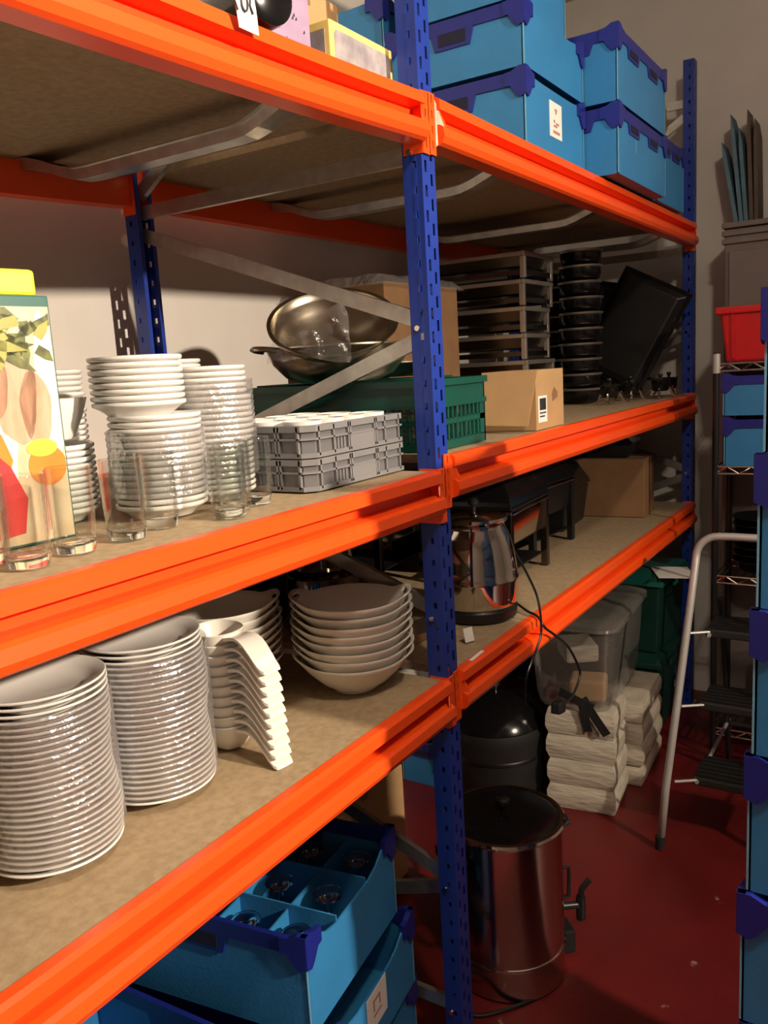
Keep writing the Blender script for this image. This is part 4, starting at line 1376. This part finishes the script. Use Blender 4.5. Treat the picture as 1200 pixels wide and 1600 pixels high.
# green crates beyond the bales
def tote(loc, rz, d, label, m='dgreen', lid=None):
    t = thing('plastic_tote', label, 'tote', loc, rz, 'plastic totes on the floor at the far end')
    x, y, z = d
    obj('tote_body', B().taper(0, x, 0, y, 0, z * .9, .02), m, t, bevel=.008)
    obj('tote_rim', B().bx(-.012, x + .012, -.012, y + .012, z * .86, z * .93), lid or m, t, bevel=.004)
    obj('tote_lid', B().loft([rrect(-.010, x + .010, -.010, y + .010, .03, z * .931), rrect(-.010, x + .010, -.010, y + .010, .03, z * .97), rrect(.03, x - .03, .03, y - .03, .03, z)]), lid or m, t)
    obj('handle', B().bx(x * .35, x * .65, -.026, -.012, z * .80, z * .86), lid or m, t, bevel=.004)
    return t
tote((1.96, .03, .001), R(2), (.40, .42, .40), 'dark green lidded tote on the floor, lower one at the far end')
tote((1.98, .03, .403), R(-3), (.38, .42, .36), 'dark green lidded tote with teal lid, upper one at the far end', 'dgreen', 'teal')
tag(obj('paper_sheet', B().box((0, 0, .001), (.20, .16, .0015), rx=R(2)), 'paper', None, (2.05, -.01, .7655), R(25)), 'white sheet of paper lying on the teal tote lid', 'paper')

# ------------------------------------------------------------------ on the floor under the left bay
YA = R(8)
fc1 = make_crate('glassware_crate', 'lowest blue crate of the floor stack under the left bay', (-.42, .075, .001), YA, .42, .50, .184, ('-x', '+x'), 1, hh=.07)
fc2 = make_crate('glassware_crate', 'middle blue crate of the floor stack, white paper label low on its side', (-.455, .055, .204), YA, .43, .50, .186, ('-x', '+x'), 1, hh=.07, dip=.04)
sticker(fc2, FRONT, .17, .27, .055, .145, [(.3, .3, .7, .36), (.3, .45, .36, .75), (.3, .7, .65, .76), (.6, .45, .66, .72)])
fc3 = make_crate('glassware_crate', 'open blue crate with dividers and upturned glasses, topmost of the floor stack', (-.480, .075, .409), YA, .42, .50, .215, ('-x', '+x'), 1, hh=.07, dip=.045, dividers=(3, 4))
def goblet_mesh():
    return B().lathe([(0, 0), (.030, 0), (.034, .004), (.036, .05), (.031, .085), (.012, .105), (.006, .112), (.0055, .150), (.012, .158), (.032, .162), (.033, .165), (0, .167)], 28)
g0 = obj('upturned_goblet', goblet_mesh(), 'glass', None, (0, 0, 0), smooth=True, auto=50)
k = 0
for i in range(3):
    for j in range(4):
        lx, ly = (.07 + i * .14, .0625 + j * .125)
        ca, sa = math.cos(YA), math.sin(YA)
        o = g0 if k == 0 else bpy.data.objects.new('upturned_goblet', g0.data)
        if k:
            COL.objects.link(o)
        k += 1
        o.location = (-.480 + lx * ca - ly * sa, .075 + lx * sa + ly * ca, .409 + .0075)
        tag(o, 'upturned glass in the open crate, %s row from the aisle, %s from the left' % (nm[j], nm[i]), 'glass', 'upturned glasses in the open blue crate')
nc1 = make_crate('glassware_crate', 'blue crate on the floor at the lower left picture corner', (-.98, .12, .001), R(3), .42, .46, .205, ('-x', '+x'), 1, hh=.07, group=None)
nc2 = make_crate('glassware_crate', 'blue crate stacked on the one at the lower left corner', (-.98, .12, .225), R(3), .42, .46, .205, ('-x', '+x'), 1, hh=.07)
cardbox('cardboard_box', 'brown cardboard box on the floor behind the middle upright', (.20, .56, .001), R(-4), (.42, .30, .40), 'card')
fp = saucepan((.36, .70, .403), R(190), 'black stock pot on the floor box behind the middle upright', .13, .17, 'blackgloss')
del fp['group']
kt2 = thing('frying_pan', 'black frying pan with bright handle lying on the top of the floor box', 'pan', (.27, .56, .578), 0, rot=(0, 0, R(-60)))
obj('pan_body', B().lathe([(0, 0), (.09, 0), (.115, .035), (.118, .036), (.116, .039), (.111, .036), (.088, .004), (0, .004)], 40), 'black', kt2, smooth=True)
obj('handle', B().tube([(.113, 0, .034), (.17, 0, .05), (.27, 0, .06)], .008, 8), 'chrome', kt2, smooth=True)
# ------------------------------------------------------------------ tower of blue crates across the aisle
SX, SY, SP = -.30, -.688, .2325
zb = .172
dol = thing('crate_dolly', 'dark wheeled dolly under the tall tower of blue crates', 'dolly', (SX, SY - .50, 0), 0)
obj('dolly_deck', B().bx(0, .50, 0, .50, .10, zb - .001), 'navy', dol, bevel=.006)
for x in (.07, .43):
    for y in (.07, .43):
        wl = obj('caster', B().lathe([(0, -.012), (.036, -.012), (.038, -.008), (.038, .008), (.036, .012), (0, .012)], 24, mtx=Matrix.Translation((x, y, .038)) @ Matrix.Rotation(PI / 2, 4, 'X')), 'blackmatt', dol, smooth=True)
        obj('fork', B().bx(x - .02, x + .02, y - .02, y + .02, .078, .10).bx(x - .012, x + .012, y + .013, y + .017, .03, .08).bx(x - .012, x + .012, y - .017, y - .013, .03, .08), 'galv', wl)
for k in range(7):
    dy = (0, -.004, .002, -.005, -.010, -.012, -.018)[k]
    make_crate('glassware_crate', 'blue crate with navy corners, %s of the tall tower across the aisle' % from_top(k, 7), (SX + .003 * (k % 2), SY - .50 + dy, zb + k * SP), 0, .50, .50, SP - .018, ('-x', '+x'), 1, hh=.07, group='blue crates in the tower across the aisle')

# ------------------------------------------------------------------ step ladder
la = thing('step_ladder', 'folding step ladder with grey tube hoop and black treads in the aisle', 'ladder', (0, 0, 0))
def hoop():
    p = [(1.150, -.185, .022), (1.175, -.198, .225), (1.26, -.215, .50), (1.36, -.236, .84), (1.41, -.243, .99)]
    n = 8
    for i in range(n + 1):
        a = PI / 2 * i / n
        p.append((1.414 + .012 * math.sin(a), -.243 - .07 * (1 - math.cos(a)), 1.0 + .07 * math.sin(a)))
    p += [(1.426, -.36, 1.072), (1.426, -.56, 1.072)]
    for i in range(n + 1):
        a = PI / 2 * (1 - i / n)
        p.append((1.414 + .012 * math.sin(a), -.657 + .07 * (1 - math.cos(a)), 1.0 + .07 * math.sin(a)))
    p += [(1.41, -.657, .99), (1.36, -.664, .84), (1.26, -.685, .50), (1.175, -.702, .225), (1.150, -.715, .022)]
    return p
obj('hoop_rail', B().tube(hoop(), .0135, 12), 'alu', la, smooth=True, auto=0)
for y in (-.184, -.716):
    obj('rubber_foot', B().tube([(1.1485, y, .003), (1.1505, y, .045)], .017, 12), 'blackmatt', la, smooth=True)
for i, (x, z) in enumerate(((1.215, .245), (1.31, .485), (1.40, .725))):
    q = B()
    q.bx(x + .01, x + .20, -.635, -.275, z - .020, z + .010)
    obj('tread', q, 'blackmatt', la, bevel=.006)
    q = B()
    for kx in range(6):
        q.bx(x + .02 + kx * .03, x + .035 + kx * .03, -.63, -.28, z + .0095, z + .013)
    obj('tread_grip', q, 'black', la)
    obj('tread_bracket', B().tube([(x - .03, -.225, z - .0), (x + .02, -.30, z - .0)], .005, 8).tube([(x - .03, -.675, z - .0), (x + .02, -.60, z - .0)], .005, 8), 'alu', la, smooth=True)
for y in (-.29, -.62):
    obj('rear_leg', B().tube([(1.60, y, .80), (1.72, y, .40), (1.82, y, .012)], .012, 10), 'black', la, smooth=True)
    obj('side_link', B().tube([(1.22, y, .24), (1.80, y, .24)], .007, 8).tube([(1.40, y, .715), (1.62, y, .715)], .007, 8), 'alu', la, smooth=True)
obj('rear_bar', B().tube([(1.76, -.29, .24), (1.76, -.62, .24)], .010, 10), 'black', la, smooth=True)

# ------------------------------------------------------------------ wire shelving at the end of the aisle
WX0, WX1, WY0, WY1 = 1.92, 2.22, -.205, -1.10
wr = thing('wire_shelving', 'chrome and black wire shelving unit at the end of the aisle', 'shelving', (0, 0, 0))
WZ = (1.655, 1.250, .800, .14)
for x in (WX0, WX1):
    for y in (WY0, WY1):
        obj('post', B().tube([(x, y, 0), (x, y, 1.70)], .0125, 12), 'black', wr, smooth=True)
        obj('post_cap', B().tube([(x, y, 1.62), (x, y, 1.695)], .0150, 12), 'alu', wr, smooth=True)
for z in WZ:
    q = B()
    for x in (WX0, WX1):
        q.tube([(x, WY0, z), (x, WY1, z)], .0042, 6).tube([(x, WY0, z - .028), (x, WY1, z - .028)], .0042, 6)
    for y in (WY0, WY1):
        q.tube([(WX0, y, z), (WX1, y, z)], .0042, 6).tube([(WX0, y, z - .028), (WX1, y, z - .028)], .0042, 6)
    n = 26
    for k in range(1, n):
        y = WY0 + (WY1 - WY0) * k / n
        q.tube([(WX0, y, z), (WX1, y, z)], .0022, 5)
    f_ = obj('wire_shelf', q, 'steel', wr)
    q = B()
    n = 10
    for k in range(n):
        ya, yb_ = WY0 + (WY1 - WY0) * k / n, WY0 + (WY1 - WY0) * (k + 1) / n
        q.tube([(WX0, ya, z - .028), (WX0, (ya + yb_) / 2, z), (WX0, yb_, z - .028)], .0035, 6)
    obj('zigzag_truss', q, 'chrome', f_)
# red bin
rb_ = thing('red_bin', 'red plastic storage bin on top of the wire shelving', 'bin', (1.945, -.80, 1.6585), 0)
obj('bin_body', B().taper(0, .24, 0, .59, 0, .20, .022), 'red', rb_, bevel=.01)
obj('bin_rim', B().bx(-.012, .252, -.016, .606, .186, .214), 'red', rb_, bevel=.006)
obj('handle', B().bx(-.02, -.008, .2, .4, .165, .188), 'red', rb_, bevel=.004)
for y in (.05, .2, .39, .54):
    obj('rib', B().box((.010, y, .10), (.012, .012, .17), ry=R(-6)), 'red', rb_)
# blue crates on the wire shelves
wc1 = make_crate('glassware_crate', 'shallow blue crate under the red bin, upper one on the wire shelving', (1.935, -.70, 1.452), 0, .27, .47, .150, ('-x', '+x'), 1, hh=.06, group='blue crates on the wire shelving')
wc2 = make_crate('glassware_crate', 'blue crate below the shallow one on the middle wire shelf', (1.935, -.705, 1.2535), 0, .27, .47, .178, ('-x', '+x'), 1, hh=.06, group='blue crates on the wire shelving')
# black pans on the lower wire shelves
bp_me = disc_mesh('black_pan', [(0, 0), (.07, 0), (.095, .012), (.108, .045), (.114, .048), (.112, .051), (.104, .047), (.092, .016), (.068, .005), (0, .005)], 32)
bp_me.materials.append(M['blackgloss'])
stack('black_pan', bp_me, (2.06, -.36), .803, 7, .030, 'black pan, # of the nearer pile on the lower wire shelf', 'pan', 'black pans on the lower wire shelf, nearer pile', jit=.003)
stack('black_pan', bp_me, (2.06, -.62), .803, 6, .030, 'black pan, # of the farther pile on the lower wire shelf', 'pan', 'black pans on the lower wire shelf, farther pile', jit=.003)
stack('black_pan', bp_me, (2.06, -.45), .143, 8, .040, 'black pan, # of the pile on the bottom wire shelf', 'pan', 'black pans on the bottom wire shelf', jit=.003)
roaster((1.945, -.92, .143), 0, 'black lidded roaster on the bottom wire shelf behind the ladder', (.25, .28, .24))

# tall cabinet against the end wall
cbt = thing('tall_cabinet', 'tall grey-brown cabinet with ribbed cornice behind the wire shelving', 'cabinet', (2.27, -1.10, .001), 0)
obj('cabinet_body', B().bx(0, .36, 0, .935, 0, 2.20), 'cab', cbt, bevel=.004)
for z in (2.14, 2.172, 2.204):
    obj('cornice_rib', B().bx(-.012, .365, -.01, .945, z, z + .022), 'cab', cbt, bevel=.004)
for y0 in (.02, .475):
    d = obj('door', B().bx(-.014, -.001, y0, y0 + .44, .08, 2.11), 'cab', cbt, bevel=.003)
    obj('door_handle', B().tube([(-.03, y0 + (.40 if y0 < .1 else .04), 1.15), (-.03, y0 + (.40 if y0 < .1 else .04), 1.30)], .006, 8).bx(-.03, -.012, y0 + (.394 if y0 < .1 else .034), y0 + (.406 if y0 < .1 else .046), 1.152, 1.162), 'galv', d)
# folded panels on top of the cabinet
px = [(-.182, .36, .065, 'ply'), (-.200, .47, .05, 'ply'), (-.218, .41, .035, 'ply'), (-.237, .48, .022, 'brownp'), (-.255, .44, .012, 'brownp')]
labs = ['leftmost blue-grey folded board of the bundle on the cabinet top', 'tall blue-grey folded board, second from the left on the cabinet top', 'blue-grey folded board in the middle of the bundle on the cabinet', 'tall brown folded board with pointed tip on the cabinet top', 'brown folded board at the right of the bundle on the cabinet top']
for k, (y, h, tl, m) in enumerate(px):
    bb = B()
    bb.prism([(-.008, 0), (.008, 0), (.008 + tl * .8, h * .8), (.002 + tl, h), (-.007 + tl * .85, h * .86)], lambda u, v, t: (t, u, v), 0, .14)
    tag(obj('folded_board', bb, m, None, (2.44 + .008 * k, y, 2.2285), 0), labs[k], 'board', 'folded boards on the cabinet top')
make_crate('glassware_crate', 'dark blue crate standing on the cabinet top beside the folded boards', (2.29, -.84, 2.2275), 0, .30, .42, .19, ('-x', '+x'), 1, hh=.06)
